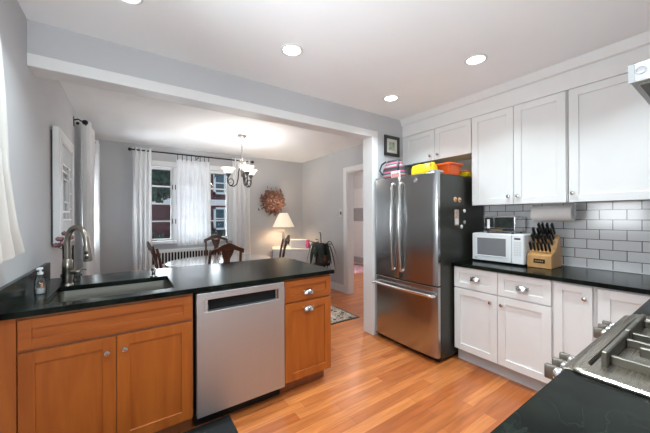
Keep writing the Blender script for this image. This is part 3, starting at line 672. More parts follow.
mb = MB(); mb.T = Matrix.Translation((2.3475, 2.105, zb)) @ Euler((0, math.radians(-6), math.radians(4))).to_matrix().to_4x4(); mb.box((-.002, -.05, .012), (.001, .05, .055)); mb.build('printed_panel', M['pink'], pb)
t = thing('yellow_bag', (2.45, 1.77, FT), 'bright yellow crinkled plastic bag on the refrigerator top', 'bag')
mb = MB(); rings = []
for i, (zz, sx, sy) in enumerate(((.001, .075, .145), (.03, .085, .155), (.075, .075, .15), (.10, .05, .145), (.112, .015, .135))):
    rings.append([(2.42+sx*.85*math.copysign(abs(math.cos(a))**.6, math.cos(a))+random.uniform(-.004, .004), 1.80+sy*.86*math.copysign(abs(math.sin(a))**.6, math.sin(a))+random.uniform(-.004, .004), FT+zz+(random.uniform(-.008, .008) if i else 0)) for a in [2*PI*k/24 for k in range(24)]])
mb.loft(rings); mb.build('bag', M['yellow'], t, smooth=35)
mb = MB(); mb.tube([(2.38, 1.69, FT+.09), (2.36, 1.672, FT+.105), (2.37, 1.665, FT+.07), (2.37, 1.67, FT+.03)], [.012, .010, .012, .008], 7); mb.build('gathered_end', M['yellow'], t, smooth=50)
t = thing('orange_bin', (2.63, 1.74, FT), 'orange plastic bin with flared rim on the refrigerator top', 'bin')
mb = MB(); mb.loft([rr(2.545, 2.715, 1.60, 1.88, .02, FT+.001), rr(2.525, 2.735, 1.585, 1.895, .025, FT+.095), rr(2.51, 2.75, 1.570, 1.91, .03, FT+.098), rr(2.51, 2.75, 1.570, 1.91, .03, FT+.112), rr(2.532, 2.728, 1.592, 1.888, .025, FT+.108), rr(2.55, 2.71, 1.61, 1.87, .02, FT+.008)], cap=True); mb.build('bin_shell', M['orange'], t, smooth=40)
t = thing('yellow_tray', (2.93, 1.7, FT), 'yellow and orange tray lying flat at the refrigerator back edge', 'tray')
mb = MB(); mb.loft([rr(2.82, 3.03, 1.59, 1.86, .02, FT+.001), rr(2.81, 3.04, 1.575, 1.875, .02, FT+.042), rr(2.817, 3.033, 1.582, 1.868, .02, FT+.042), rr(2.827, 3.023, 1.597, 1.853, .02, FT+.008)]); mb.build('tray_shell', M['yellow'], t, smooth=40)
mb = MB(); mb.box((2.805, 1.575, FT+.044), (2.87, 1.70, FT+.056), .004); mb.build('strip', M['orange'], t)
# picture
p = thing('framed_print', (2.595, 2.39, 2.06), 'small dark framed botanical print on the grey wall above the striped bag', 'picture')
mb = MB(); mb.T = FY(2.3895); a0, a1, z0, z1 = 2.467, 2.722, 2.068, 2.308; fr_ = .036
mb.box((a0, z0, 0), (a0+fr_, z1, .018), .002); mb.box((a1-fr_, z0, 0), (a1, z1, .018), .002); mb.box((a0+fr_, z0, 0), (a1-fr_, z0+fr_, .018), .002); mb.box((a0+fr_, z1-fr_, 0), (a1-fr_, z1, .018), .002); mb.build('frame', M['dframe'], p)
mb = MB(); mb.T = FY(2.3895); mb.box((a0+fr_, z0+fr_, .001), (a1-fr_, z1-fr_, .006)); mb.build('mat_board', M['matboard'], p)
mb = MB(); mb.T = FY(2.3835); mb.box((a0+.075, z0+.07, .0005), (a1-.075, z1-.07, .001)); mb.build('print', M['art'], p)

# ------------------------------------------------------------------ wall cabinets
UF = 2.81
def upper(name, lab, y0, y1, z0, z1, splits, knobs, group='white wall cabinets'):
    c = thing(name, ((UF+XR)/2, (y0+y1)/2, z0), lab, 'cabinet', group)
    mb = MB(); mb.box((UF, y0+.001, z0+.004), (XR-.001 if z0 > 1.7 else XR-.0085, y1-.001, 2.318)); mb.build('body', M['cabside'], c)
    T = FX(UF)
    for (a, b), kk in zip(splits, knobs):
        d = shaker(T, a, b, z0, 2.314, 'door', M['cab'], c)
        knob(T, kk[0], kk[1], .02, d, M['nickelc'])
    return c
upper('wall_cabinet', 'short white two-door wall cabinet over the refrigerator', 1.524, 2.385, 1.972, 2.314, [(1.529, 1.937), (1.941, 2.350)], [(1.892, 2.022), (1.986, 2.022)])
upper('wall_cabinet', 'tall white two-door wall cabinet over the microwave', .775, 1.522, 1.452, 2.314, [(.784, 1.147), (1.151, 1.520)], [(1.113, 1.522), (1.186, 1.522)])
upper('wall_cabinet', 'wide white single-door wall cabinet nearest the range hood', .18, .773, 1.452, 2.314, [(.19, .765)], [(.738, 1.520)])
mb = MB(); mb.box((UF-.018, 2.352, 1.974), (UF, 2.388, 2.316)); tag(mb.build('cabinet_filler', M['cab']), 'white filler strip between the over-refrigerator cabinet and the grey wall', 'filler strip')

# ------------------------------------------------------------------ base cabinets on the right
BF = 2.54; TX = FX(BF)
def base(lab, y0, y1, nm='base_cabinet'):
    c = thing(nm, ((BF+XR)/2, (y0+y1)/2, 0), lab, 'cabinet', 'white base cabinets')
    mb = MB(); mb.box((BF, y0, .11), (XR-.012, y1, CB)); mb.build('body', M['cabside'], c)
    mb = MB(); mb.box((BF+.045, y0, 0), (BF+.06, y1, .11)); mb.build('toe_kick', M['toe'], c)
    return c
c = base('white base cabinet with two drawers over two doors, under the microwave', .785, 1.548)
a = shaker(TX, 1.166, 1.546, .692, .878, 'drawer_front', M['cab'], c, .05); cup(TX, 1.35, .79, .02, a, M['nickelc'])
a = shaker(TX, .796, 1.162, .692, .878, 'drawer_front', M['cab'], c, .05); cup(TX, .982, .782, .02, a, M['nickelc'])
a = shaker(TX, 1.166, 1.546, .118, .682, 'door', M['cab'], c); knob(TX, 1.215, .617, .02, a, M['nickelc'])
a = shaker(TX, .796, 1.162, .118, .682, 'door', M['cab'], c); knob(TX, 1.125, .617, .02, a, M['nickelc'])
c = base('narrow white base cabinet with one full-height door, right of the drawers', .555, .784)
a = shaker(TX, .572, .780, .118, .872, 'door', M['cab'], c, .05); knob(TX, .607, .79, .02, a, M['nickelc'])
c = base('white corner base cabinet half hidden behind the range', .24, .554, 'corner_cabinet')
a = shaker(TX, .26, .545, .118, .872, 'door', M['cab'], c)
mb = MB(); mb.box((1.815, YN+.005, .11), (BF-.001, .235, CB)); mb.build('return_body', M['cabside'], c)
c = thing('base_cabinet', (.74, -.05, 0), 'white base cabinet under the near worktop left of the range', 'cabinet', 'white base cabinets')
mb = MB(); mb.box((.46, YN+.005, 0), (1.03, .24, CB)); mb.build('body', M['cabside'], c)
# worktops
w = thing('corner_worktop', (2.8, .6, CB), 'L-shaped black stone worktop under the microwave and knife block', 'worktop')
mb = MB(); mb.prism([(1.812, YN+.003), (XR-.001, YN+.003), (XR-.001, 1.560), (2.500, 1.560), (2.500, .285), (1.812, .285)], lambda a, b, d: (a, b, d), CB, CT); mb.build('slab', M['stone'], w, bev=.003)
w = thing('near_worktop', (.73, 0, CB), 'black stone worktop in the near right corner, left of the range', 'worktop')
mb = MB(); mb.prism([(.44, YN+.003), (1.028, YN+.003), (1.028, .292), (.44, .292)], lambda a, b, d: (a, b, d), CB, CT); mb.build('slab', M['stone'], w, bev=.003)

# ------------------------------------------------------------------ range
RX0, RX1 = 1.030, 1.790; RYF = .262
r = thing('gas_range', ((RX0+RX1)/2, -.03, 0), 'stainless steel gas range with chrome front knobs and heavy grates', 'range')
mb = MB(); mb.box((RX0+.002, YN+.02, .02), (RX1-.002, .25, .895)); mb.build('body', M['steelx'], r)
mb = MB(); mb.box((RX0+.01, .25, .16), (RX1-.01, .275, .80), .004); od = mb.build('oven_door', M['steelx'], r)
mb = MB(); mb.tube([(RX0+.06, .277, .76), (RX0+.06, .31, .76), (RX1-.06, .31, .76), (RX1-.06, .277, .76)], .011, 10); mb.build('handle', M['chrome'], od, smooth=50)
mb = MB(); mb.prism([(.25, .815), (.297, .815), (.304, .895), (.300, .912), (.284, .9155), (.25, .9155)], lambda a, b, d: (d, a, b), RX0, RX1); mb.build('control_panel', M['steelx'], r, bev=.002)
# pan with rim and recessed well
def rrx(x0, x1, y0, y1, rad, z): return rr(x0, x1, y0, y1, rad, z, 6)
PX0, PX1, PY0, PY1 = RX0-.014, RX1+.014, YN+.02, .281
mb = MB(); mb.loft([rrx(PX0, PX1, PY0, PY1, .03, .9155), rrx(PX0, PX1, PY0, PY1, .03, .921), rrx(PX0+.006, PX1-.006, PY0+.006, PY1-.006, .03, .926), rrx(PX0+.055, PX1-.055, PY0+.03, PY1-.022, .03, .924), rrx(PX0+.068, PX1-.068, PY0+.042, PY1-.034, .026, .900), rrx(PX0+.09, PX1-.09, PY0+.06, PY1-.05, .02, .897)], cap=True)
pan = mb.build('cooktop_pan', M['steelx'], r, smooth=35)
def knb(x, par):
    mb = MB(); z = .862
    mb.lathe([(.026, 0), (.026, .004), (.022, .008), (.0215, .030), (.019, .034)], (x, .300, z), 20, axis='y'); k = mb.build('knob', M['chrome'], par, smooth=40)
    mb = MB(); mb.box((x-.009, .331, z-.022), (x+.009, .360, z+.022), .004, 2); mb.build('grip', M['grate'], k, smooth=30)
for x in (1.086, 1.150, 1.214, 1.604, 1.668, 1.732): knb(x, r)
def grate(x0, x1, y0, y1, bx):
    """heavy cast grate: long bars front, middle and back with end plates, and fingers reaching to the two burners"""
    z0, z1 = .914, .956; w = .014; mb = MB(); ym_ = (y0+y1)/2
    for y in (y0, ym_-w/2, y1-w): mb.box((x0, y, z0), (x1, y+w, z1), .003)
    for x in (x0+.03, x1-.03-w): mb.box((x, y0+w, z0), (x+w, y1-w, z1-.016), .002)
    for by in ((y0+ym_)/2, (ym_+y1)/2):
        mb.box((x0-.012, by-w/2, z0), (bx-.03, by+w/2, z1), .003); mb.box((bx+.03, by-w/2, z0), (x1, by+w/2, z1), .003)
        for a, b in ((by-.075, by-.03), (by+.03, by+.075)): mb.box((bx-w/2, a, z0+.012), (bx+w/2, b, z1), .003)
    for x in (x0, x1-w):
        for y in (y0, ym_-w/2, y1-w): mb.box((x, y, .898), (x+w, y+w, z0))
    return mb.build('grate', M['grate'], r)
GY0, GY1 = YN+.065, .238
grate(1.130, 1.400, GY0, GY1, 1.26); grate(1.412, 1.690, GY0, GY1, 1.55)
for x, y, rad in ((1.26, .102, .05), (1.26, -.168, .04), (1.55, .102, .05), (1.55, -.168, .04)):
    mb = MB(); mb.lathe([(rad*1.15, .8975), (rad*1.15, .906), (rad, .912), (rad*.95, .918)], (x, y, 0), 24); b = mb.build('burner', M['brass'], r, smooth=40)
    mb = MB(); mb.lathe([(rad*.9, .9185), (rad*.9, .926), (rad*.75, .930), (.002, .931)], (x, y, 0), 24); mb.build('burner_cap', M['gap'], b, smooth=40)
# hood
h = thing('range_hood', (1.42, -.1, 1.67), 'stainless steel range hood with round side button, at the top right corner', 'range hood')
mb = MB(); mb.prism([(YN+.001, 1.678), (.162, 1.678), (.164, 1.721), (.150, 1.723), (YN+.001, 1.76)], lambda a, b, d: (d, a, b), 1.03, 1.80); mb.build('canopy', M['hood'], h, bev=.002)
mb = MB(); mb.box((1.045, YN+.02, 1.672), (1.785, .147, 1.6775)); mb.build('filter', M['hoodin'], h)
mb = MB(); mb.box((1.0285, .153, 1.677), (1.034, .165, 1.722), .001); mb.build('edge_cap', M['grey'], h)
mb = MB(); mb.T = FX(1.03); mb.tube([(.143+.0085*math.cos(a), 1.703+.0085*math.sin(a), .001) for a in [2*PI*k/24 for k in range(24)]], .0016, 6, True); mb.lathe([(.0075, -.001), (.0075, .0015), (.0008, .002)], (.143, 1.703, 0), 20); mb.build('button', M['chrome'], h, smooth=40)
mb = MB(); mb.box((1.27, YN+.001, 1.74), (1.57, YN+.22, CEIL-.001), .002); mb.build('chimney', M['hood'], h)

# ------------------------------------------------------------------ on the right worktop
m_ = thing('microwave_oven', (2.96, 1.29, CT), 'white countertop microwave oven at the far end of the black worktop', 'microwave')
MF, MY0, MY1, MZ0, MZ1 = 2.79, 1.066, 1.512, CT+.012, 1.186
mb = MB(); mb.box((MF, MY0, MZ0), (3.10, MY1, MZ1), .008, 2); mb.build('body', M['white'], m_)
for x in (MF+.03, 3.07):
    for y in (MY0+.04, MY1-.04): mb = MB(); mb.cyl((x, y, CT+.0005), .012, .013); mb.build('foot', M['black'], m_)
T = FX(MF); mb = MB(); mb.T = T; ys = 1.162
mb.box((ys+.002, MZ0+.004, 0), (MY1-.002, MZ1-.004, .016), .004, 2); dd = mb.build('door', M['white'], m_)
mb = MB(); mb.T = T; q0, q1, w0, w1 = ys+.045, MY1-.05, MZ0+.055, MZ1-.045
mb.loft([[(q0, w0, .0163), (q1, w0, .0163), (q1, w1, .0163), (q0, w1, .0163)], [(q0+.012, w0+.012, .0175), (q1-.012, w0+.012, .0175), (q1-.012, w1-.012, .0175), (q0+.012, w1-.012, .0175)]]); mb.build('window', M['mwin'], dd)
mb = MB(); mb.T = T
mb.box((q0-.012, w0-.012, .016), (q0, w1+.012, .020), .002); mb.box((q1, w0-.012, .016), (q1+.012, w1+.012, .020), .002); mb.box((q0, w0-.012, .016), (q1, w0, .020), .002); mb.box((q0, w1, .016), (q1, w1+.012, .020), .002); mb.build('window_bezel', M['white'], dd)
mb = MB(); mb.T = T; mb.box((MY0+.003, MZ0+.004, 0), (ys-.001, MZ1-.004, .014), .003, 2); cp = mb.build('control_panel', M['white'], m_)
mb = MB(); mb.T = T; mb.box((1.092, 1.140, .0142), (1.140, 1.155, .0152)); mb.build('display', M['black'], cp)
for i in range(6):
    for j in range(3):
        mb = MB(); mb.T = T; y = 1.096+j*.0205; z = 1.115-i*.0215; mb.box((y-.008, z-.008, .014), (y+.008, z+.008, .0155), .001); mb.build('button', M['hallwall'], cp)
mb = MB(); mb.T = T; mb.box((1.462, MZ0+.02, .0165), (1.488, MZ0+.028, .0172)); mb.build('maker_badge', M['grey'], dd)
# toaster oven on top of it
t = thing('toaster_oven', (2.95, 1.3, MZ1), 'small chrome toaster oven with dark glass standing on the microwave', 'toaster oven')
TF = 2.855; ty0, ty1, tz0, tz1 = 1.165, 1.440, MZ1+.012, 1.346
mb = MB(); mb.box((TF, ty0, tz0), (3.07, ty1, tz1), .006, 2); mb.build('body', M['chrome'], t)
for x in (TF+.02, 3.05):
    for y in (ty0+.03, ty1-.03): mb = MB(); mb.cyl((x, y, MZ1+.0005), .009, .013); mb.build('foot', M['black'], t)
T = FX(TF); mb = MB(); mb.T = T; mb.box((ty0+.012, tz0+.040, 0), (ty1-.10, tz1-.012, .008), .002); mb.build('glass_door', M['tglass'], t)
mb = MB(); mb.T = T; mb.box((ty1-.092, tz0+.045, 0), (ty1-.012, tz1-.012, .007), .002); mb.build('control_panel', M['tglass'], t)
mb = MB(); mb.T = T; mb.box((ty0+.01, tz0+.004, 0), (ty1-.01, tz0+.034, .007), .002); mb.build('crumb_tray', M['black'], t)
mb = MB(); mb.T = T; mb.box((ty1-.06, tz0+.03, .0072), (ty1-.035, tz1-.03, .010), .001); mb.build('label', M['white'], t)
mb = MB(); mb.T = T; mb.box((ty0+.10, tz0+.012, .0072), (ty1-.06, tz0+.024, .012), .002); mb.build('pull', M['brass'], t)
# knife block
k = thing('knife_block', (2.92, .965, CT), 'pale beech knife block bristling with black handled knives on the black worktop', 'knife block')
KX = 2.802; KY0, KY1 = .882, 1.052
prof = [(0, 0), (.235, 0), (.205, .262), (.175, .272), (.105, .150), (.012, .112), (0, .104)]
mb = MB(); mb.prism(prof, lambda a, b, d: (KX+a, d, CT+.001+b), KY0, KY1); mb.build('block', M['kblock'], k, bev=.004)
mb = MB(); mb.T = FX(KX); mb.box((.925, CT+.042, 0), (1.005, CT+.075, .003), .001); pl_ = mb.build('name_plate', M['gap'], k)
mb = MB(); mb.T = FX(KX-.003)
for i in range(5): mb.box((.937+i*.0125, CT+.053, 0), (.946+i*.0125, CT+.064, .0008))
mb.build('lettering', M['brass'], pl_)
def knife(L, w, lab, base_, dirv, group):
    t = thing('kitchen_knife', base_, lab, 'knife', group)
    d = Vector(dirv).normalized(); b = Vector(base_); side = Vector((0, 1, 0)); up = side.cross(d).normalized()
    def sec(s, a, h): return [b+d*s+side*(a*x)+up*(h*y) for x, y in ((-1, -.7), (-.6, -1), (.6, -1), (1, -.7), (1, .7), (.6, 1), (-.6, 1), (-1, .7))]
    mb = MB(); mb.loft([sec(.001, w*.35, w*.7), sec(.012, w*.4, w*.8), sec(.013, w*.5, w), sec(.02, w*.5, w)]); mb.build('bolster', M['chrome'], t, smooth=30)
    mb = MB(); mb.loft([sec(.0205, w*.55, w*.95), sec(L*.45, w*.6, w*.85), sec(L*.8, w*.6, w*1.0), sec(L*.95, w*.55, w*1.15), sec(L, w*.35, w*.9)]); h = mb.build('handle', M['black'], t, smooth=40)
    mb = MB()
    for s in (.3, .55, .8):
        q = b+d*(L*s)+side*(-w*.6); mb.ball(q, .0022, (1, .6, 1), 1)
    mb.build('rivet', M['chrome'], h)
up_dir = (-.62, 0, .80)
def on_slope(s): return (KX+.105+.07*s, 0, CT+.151+.122*s)
n = 0
cols = [.905, .94, .97, 1.0, 1.03]
names = {(0, 0): 'nearest bottom', }
for i, s in enumerate((.2, .55, .88)):
    for j, y in enumerate(cols if i < 2 else cols[:4]):
        p = on_slope(s); rowname = ('lower', 'middle', 'top')[i]
        colname = ('rightmost', 'second from right', 'centre', 'fourth from right', 'leftmost')[j]
        knife(.128 if i else .115, .0135+.001*((i+j) % 2), 'black knife in the %s row of the block\'s slope, %s handle' % (rowname, colname), (p[0]-.010, y+random.uniform(-.004, .004), p[2]+.010), up_dir, 'large knives in the block')
for j in range(6):
    y = .900+j*.027
    knife(.095, .0115, 'black steak knife in the low front step of the block, place %s from right' % ('one', 'two', 'three', 'four', 'five', 'six')[j], (KX+.045, y, CT+.1275), (-.45, 0, .89), 'steak knives in the block')
# paper towel under the cabinet
h = thing('paper_towel_holder', (2.96, .93, 1.44), 'white paper towel holder screwed under the tall wall cabinet', 'holder')
mb = MB(); mb.box((2.93, .772, 1.448), (2.99, 1.070, 1.456), .002); mb.box((2.945, .770, 1.335), (2.975, .776, 1.452), .003); mb.box((2.945, 1.064, 1.335), (2.975, 1.070, 1.452), .003); mb.build('bracket', M['white'], h)
mb = MB(); mb.cyl((2.96, .777, 1.366), .008, .286, 'y', 12); mb.build('rod', M['white'], h, smooth=40)
t = thing('paper_towel_roll', (2.96, .93, 1.29), 'white paper towel roll hanging under the wall cabinet above the knife block', 'paper towel')
mb = MB(); P = [(.02, .782), (.066, .782), (.068, .786), (.068, 1.055), (.066, 1.059), (.02, 1.059), (.02, .782)]
mb.lathe([(a, b) for a, b in P], (2.96, 0, 1.366), 32, cap=False, axis='y'); mb.build('roll', M['paper'], t, smooth=40)

# ------------------------------------------------------------------ kitchen curtain, floor mat
def curtain(name, lab, cat, group, fn, nu, nv, mat, th=.003, parent=None):
    """fn(s,t) -> world point; s across, t from top (0) to hem (1)"""
    mb = MB(); V = [[mb.b.verts.new(fn(i/nu, j/nv)) for i in range(nu+1)] for j in range(nv+1)]
    for j in range(nv):
        for i in range(nu): mb.b.faces.new((V[j][i], V[j][i+1], V[j+1][i+1], V[j+1][i]))
    o = mb.build(name, mat, parent, smooth=80)
    if lab: tag(o, lab, cat, group)
    return o
def kc(s, t):
    z = 2.14-.98*t
    K = ((0, 1.735), (.25, 1.785), (.6, 1.82), (.73, 1.865), (.88, 1.93), (1.001, 2.02))
    for (ta, ea), (tb, eb) in zip(K, K[1:]):
        if ta <= t <= tb: edge = ea+(eb-ea)*(t-ta)/(tb-ta)
    y = 1.50+(edge-1.50)*s
    return (XL+.045+.018*math.sin(s*20+t*1.2)+.006*math.sin(s*43)+.01*t, y, z+.012*math.sin(s*20)*t+.03*s*t)
kcur = thing('cream_curtain', (-.45, 1.5, 1.16), 'cream cotton curtain with striped hem at the left picture edge', 'curtain')
curtain('fabric', None, None, None, kc, 70, 30, M['cream'], parent=kcur)
def kc2(s, t):
    return (XL+.03+.008*math.sin(s*9), 1.56+.17*s+.10*t, 2.14-.62*t)
curtain('inner_edge', None, None, None, kc2, 12, 12, M['cream'], parent=kcur)
mb = MB(); mb.tube([(XL+.05, .75, 2.14), (XL+.05, 1.72, 2.14)], .008, 10); mb.box((XL+.001, .78, 2.13), (XL+.05, .79, 2.15)); mb.box((XL+.001, 1.70, 2.13), (XL+.05, 1.71, 2.15))
tag(mb.build('cafe_curtain_rod', M['white'], smooth=40), 'thin white rod carrying the cream kitchen curtain', 'curtain rod')
mb = MB(); mb.box((-.25, 1.35, .0005), (.552, 1.975, .012), .004); tag(mb.build('floor_mat', M['mat']), 'black floor mat lying in front of the sink and dishwasher', 'mat')

# ------------------------------------------------------------------ dining room
TCX, TCY, TA, TB, TZ = 1.06, 4.14, .70, .60, .75
t = thing('dining_table', (TCX, TCY, 0), 'oval dining table with pale shining top and dark edge', 'table')
def ell(a, b, z, n=56): return [(TCX+a*math.cos(2*PI*k/n), TCY+b*math.sin(2*PI*k/n), z) for k in range(n)]
mb = MB(); mb.loft([ell(TA-.012, TB-.012, TZ-.03), ell(TA, TB, TZ-.024), ell(TA, TB, TZ-.006), ell(TA-.004, TB-.004, TZ-.002)]); mb.build('table_edge', M['mahog'], t, smooth=50)
mb = MB(); mb.loft([ell(TA-.006, TB-.006, TZ-.0019), ell(TA-.008, TB-.008, TZ)]); mb.build('table_top', M['table'], t)
mb = MB(); mb.loft([ell(TA-.12, TB-.12, TZ-.10), ell(TA-.12, TB-.12, TZ-.0305)]); mb.build('apron', M['mahog'], t, smooth=50)
mb = MB(); mb.lathe([(.10, .10), (.11, .14), (.06, .22), (.05, .30), (.085, .42), (.06, .55), (.075, .62), (.12, .65)], (TCX, TCY, 0), 20); mb.build('pedestal', M['mahog'], t, smooth=50)
for k in range(4):
    a = PI/4+k*PI/2; mb = MB(); mb.tube([(TCX+r_*math.cos(a), TCY+r_*math.sin(a), z) for r_, z in ((.07, .16), (.20, .17), (.34, .07), (.42, .022))], [.035, .03, .025, .022], 9); mb.build('leg', M['mahog'], t, smooth=50)
# queen anne chair, built at the origin, front towards +Y
def make_chair():
    c = thing('dining_chair', (0, 0, 0), '-', 'chair', 'mahogany dining chairs')
    mb = MB(); mb.loft([[(x*.97, y*.97, .435) for x, y in [(-.20, -.19), (.20, -.19), (.25, .23), (.18, .26), (-.18, .26), (-.25, .23)]], [(x, y, .455) for x, y in [(-.20, -.19), (.20, -.19), (.25, .23), (.18, .26), (-.18, .26), (-.25, .23)]], [(x*.88, y*.9, .485) for x, y in [(-.20, -.19), (.20, -.19), (.25, .23), (.18, .26), (-.18, .26), (-.25, .23)]]]); mb.build('seat_cushion', M['matboard'], c, local=True)
    mb = MB(); mb.loft([[(x, y, .37) for x, y in [(-.21, -.20), (.21, -.20), (.255, .24), (.185, .27), (-.185, .27), (-.255, .24)]], [(x, y, .434) for x, y in [(-.21, -.20), (.21, -.20), (.255, .24), (.185, .27), (-.185, .27), (-.255, .24)]]]); mb.build('seat_frame', M['mahog'], c, local=True)
    for sx in (-1, 1):
        mb = MB(); mb.tube([(sx*.215, .225, .369), (sx*.235, .245, .30), (sx*.215, .23, .15), (sx*.205, .225, .05), (sx*.22, .245, .012)], [.036, .034, .020, .015, .026], 10); mb.build('front_leg', M['mahog'], c, smooth=50, local=True)
        mb = MB(); mb.tube([(sx*.19, -.26, .004), (sx*.185, -.215, .25), (sx*.185, -.20, .42), (sx*.182, -.215, .62), (sx*.178, -.245, .84), (sx*.172, -.275, .975)], [.017, .019, .020, .017, .016, .015], 9); mb.build('back_post', M['mahog'], c, smooth=50, local=True)
    def backp(a, b, d): return (a, -.20-.30*max(0, b-.45)**1.55-.012+d, b)
    crest = [(-.192, .93), (-.19, .975), (-.165, .985), (-.12, 1.0), (-.07, 1.03), (-.03, 1.05), (0, 1.055), (.03, 1.05), (.07, 1.03), (.12, 1.0), (.165, .985), (.19, .975), (.192, .93), (.165, .935), (.12, .955), (.08, .96), (.065, .93), (-.065, .93), (-.08, .96), (-.12, .955), (-.165, .935)]
    # crest as quads strip: outer/inner pairs
    top = [(-.19, .975), (-.165, .988), (-.12, 1.003), (-.07, 1.032), (-.03, 1.05), (0, 1.055), (.03, 1.05), (.07, 1.032), (.12, 1.003), (.165, .988), (.19, .975)]
    bot = [(-.19, .925), (-.165, .938), (-.12, .957), (-.07, .975), (-.03, .98), (0, .98), (.03, .98), (.07, .975), (.12, .957), (.165, .938), (.19, .925)]
    def strip(L_, R_, nm):
        mb = MB(); mb.loft([[backp(*p, -.011), backp(*p, .011), backp(*q, .011), backp(*q, -.011)] for p, q in zip(L_, R_)]); return mb
    strip(top, bot, '').build('crest_rail', M['mahog'], c, smooth=35, local=True)
    L_ = [(-.075, .978), (-.068, .95), (-.05, .90), (-.036, .86), (-.040, .82), (-.075, .78), (-.098, .745), (-.095, .70), (-.075, .64), (-.062, .57), (-.058, .50), (-.065, .45)]
    cut = [0, 0, 0, 0, 0, .012, .038, .048, .034, .026, .020, .018]
    mb = MB()
    for sg in (-1, 1):
        mb.loft([[backp(-sg*-1*p[0]*1.0 if False else sg*p[0], p[1], -.007), backp(sg*p[0], p[1], .007), backp(sg*-q, p[1], .007), backp(sg*-q, p[1], -.007)] for p, q in zip(L_, cut)])
    mb.build('back_splat', M['mahog'], c, smooth=35, local=True)
    return c
ch = make_chair()
for i, (x, y, rz, lab) in enumerate(((.895, 3.63, 0.06, 'mahogany dining chair on the kitchen side of the table, its back to the camera'), (1.22, 4.76, PI+.05, 'mahogany dining chair on the window side of the table, behind the near chair'),
                                 (.525, 4.14, -PI/2+.07, 'mahogany dining chair seen edge-on at the left end of the table'), (1.80, 4.28, PI/2-.32, 'mahogany dining chair seen edge-on at the right end of the table, before the corner cabinet'))):
    o = ch if i == 0 else copy_tree(ch)
    o.location = (x, y, 0); o.rotation_euler = (0, 0, rz); o['label'] = lab
# convector under the window
r = thing('convector_cover', (1.0, 5.38, 0), 'white convector cover with dark vertical slots under the dining window', 'radiator')
mb = MB(); mb.box((.20, 5.375, 0), (1.72, 5.462, .815), .006); mb.build('cover', M['trim'], r)
mb = MB(); mb.T = FY(5.3745)
for k in range(32):
    a = .245+k*.046; mb.box((a, .585, 0), (a+.027, .765, .003))
mb.build('slots', M['gap'], r)
# rods and curtains on the back wall
t = thing('curtain_rod', (.9, 5.39, 2.38), 'black curtain rod with ball ends above the dining window', 'curtain rod')
RZ, RYY = 2.40, 5.325
mb = MB(); mb.tube([(.02, RYY, RZ), (1.93, RYY, RZ)], .011, 10); mb.build('rod', M['iron'], t, smooth=50)
for x in (.0, 1.95): mb = MB(); mb.ball((x, RYY, RZ), .026); mb.build('finial', M['iron'], t, smooth=60)
for x in (.15, .98, 1.82): mb = MB(); mb.tube([(x, YB-.001, RZ-.03), (x, RYY+.02, RZ-.03), (x, RYY, RZ-.012)], .008, 8); mb.build('bracket', M['iron'], t, smooth=50)
def pleat(x0, x1, y, z0, z1, n, amp, flare=0.0):
    def fn(s, tt):
        x = x0+(x1-x0)*s + flare*(s-.5)*tt; a = amp*(.7+.3*tt)
        return (x+.004*math.sin(tt*9+s*20), y+a*math.sin(s*n*2*PI)+.006*math.sin(s*31+tt*5), z0+(z1-z0)*tt)
    return fn
curtain('drape_panel', 'pale patterned drape at the left end of the dining window rod', 'curtain', 'drapes on the dining window', pleat(.035, .285, RYY, 2.44, .03, 4, .030), 64, 24, M['drape'])
curtain('drape_panel', 'pale patterned drape at the right end of the dining window rod, behind the chandelier', 'curtain', 'drapes on the dining window', pleat(1.56, 1.90, RYY, 2.44, .03, 4, .030), 64, 24, M['drape'])
curtain('sheer_curtain', 'white sheer curtain hanging from clip rings over the middle dining window', 'curtain', None, pleat(.64, 1.165, RYY-.005, 2.315, .875, 8, .016), 96, 24, M['sheer'])
for k in range(8):
    x = .66+k*.07; mb = MB(); mb.tube([(x, RYY+.026*math.cos(a), RZ-.026+.004+.034*math.sin(a)) for a in [2*PI*j/16 for j in range(16)]], .003, 6, True); mb.box((x-.005, RYY-.009, 2.30), (x+.005, RYY+.0, 2.345), .001)
    tag(mb.build('clip_ring', M['iron'], smooth=50), 'black clip ring holding the white sheer curtain on the rod', 'curtain ring', 'clip rings of the sheer curtain')
# rod and drapes on the left wall
t = thing('curtain_rod', (XL+.1, 4.7, 2.38), 'black curtain rod with scroll bracket on the dining room left wall', 'curtain rod')
LX, LZ = XL+.10, 2.385
mb = MB(); mb.tube([(LX, 4.06, LZ), (LX, 5.36, LZ)], .011, 10); mb.build('rod', M['iron'], t, smooth=50)
for y in (4.04, 5.38): mb = MB(); mb.ball((LX, y, LZ), .028); mb.build('finial', M['iron'], t, smooth=60)
for y in (4.08, 5.30):
    mb = MB(); mb.box((XL+.0005, y-.008, LZ-.05), (XL+.006, y+.008, LZ+.06), .002); mb.tube([(XL+.004, y, LZ+.02), (XL+.04, y, LZ+.035), (XL+.075, y, LZ+.012), (LX, y, LZ-.014)], .007, 8); mb.ball((XL+.035, y-.005, LZ-.012), .016); mb.build('bracket', M['iron'], t, smooth=50)
def pleaty(y0, y1, x, z0, z1, n, amp):
    def fn(s, tt): return (x+amp*math.sin(s*n*2*PI)+.006*math.sin(s*31+tt*5), y0+(y1-y0)*s+.004*math.sin(tt*9+s*20), z0+(z1-z0)*tt)
    return fn
curtain('drape_panel', 'pale patterned drape beside the white fretwork panel on the left wall', 'curtain', 'drapes on the left wall', pleaty(4.12, 4.62, LX, 2.425, .03, 6, .038), 80, 24, M['drape'])
curtain('drape_panel', 'narrow pale drape in the far left corner of the dining room', 'curtain', 'drapes on the left wall', pleaty(5.06, 5.34, LX, 2.425, .03, 4, .038), 64, 24, M['drape'])
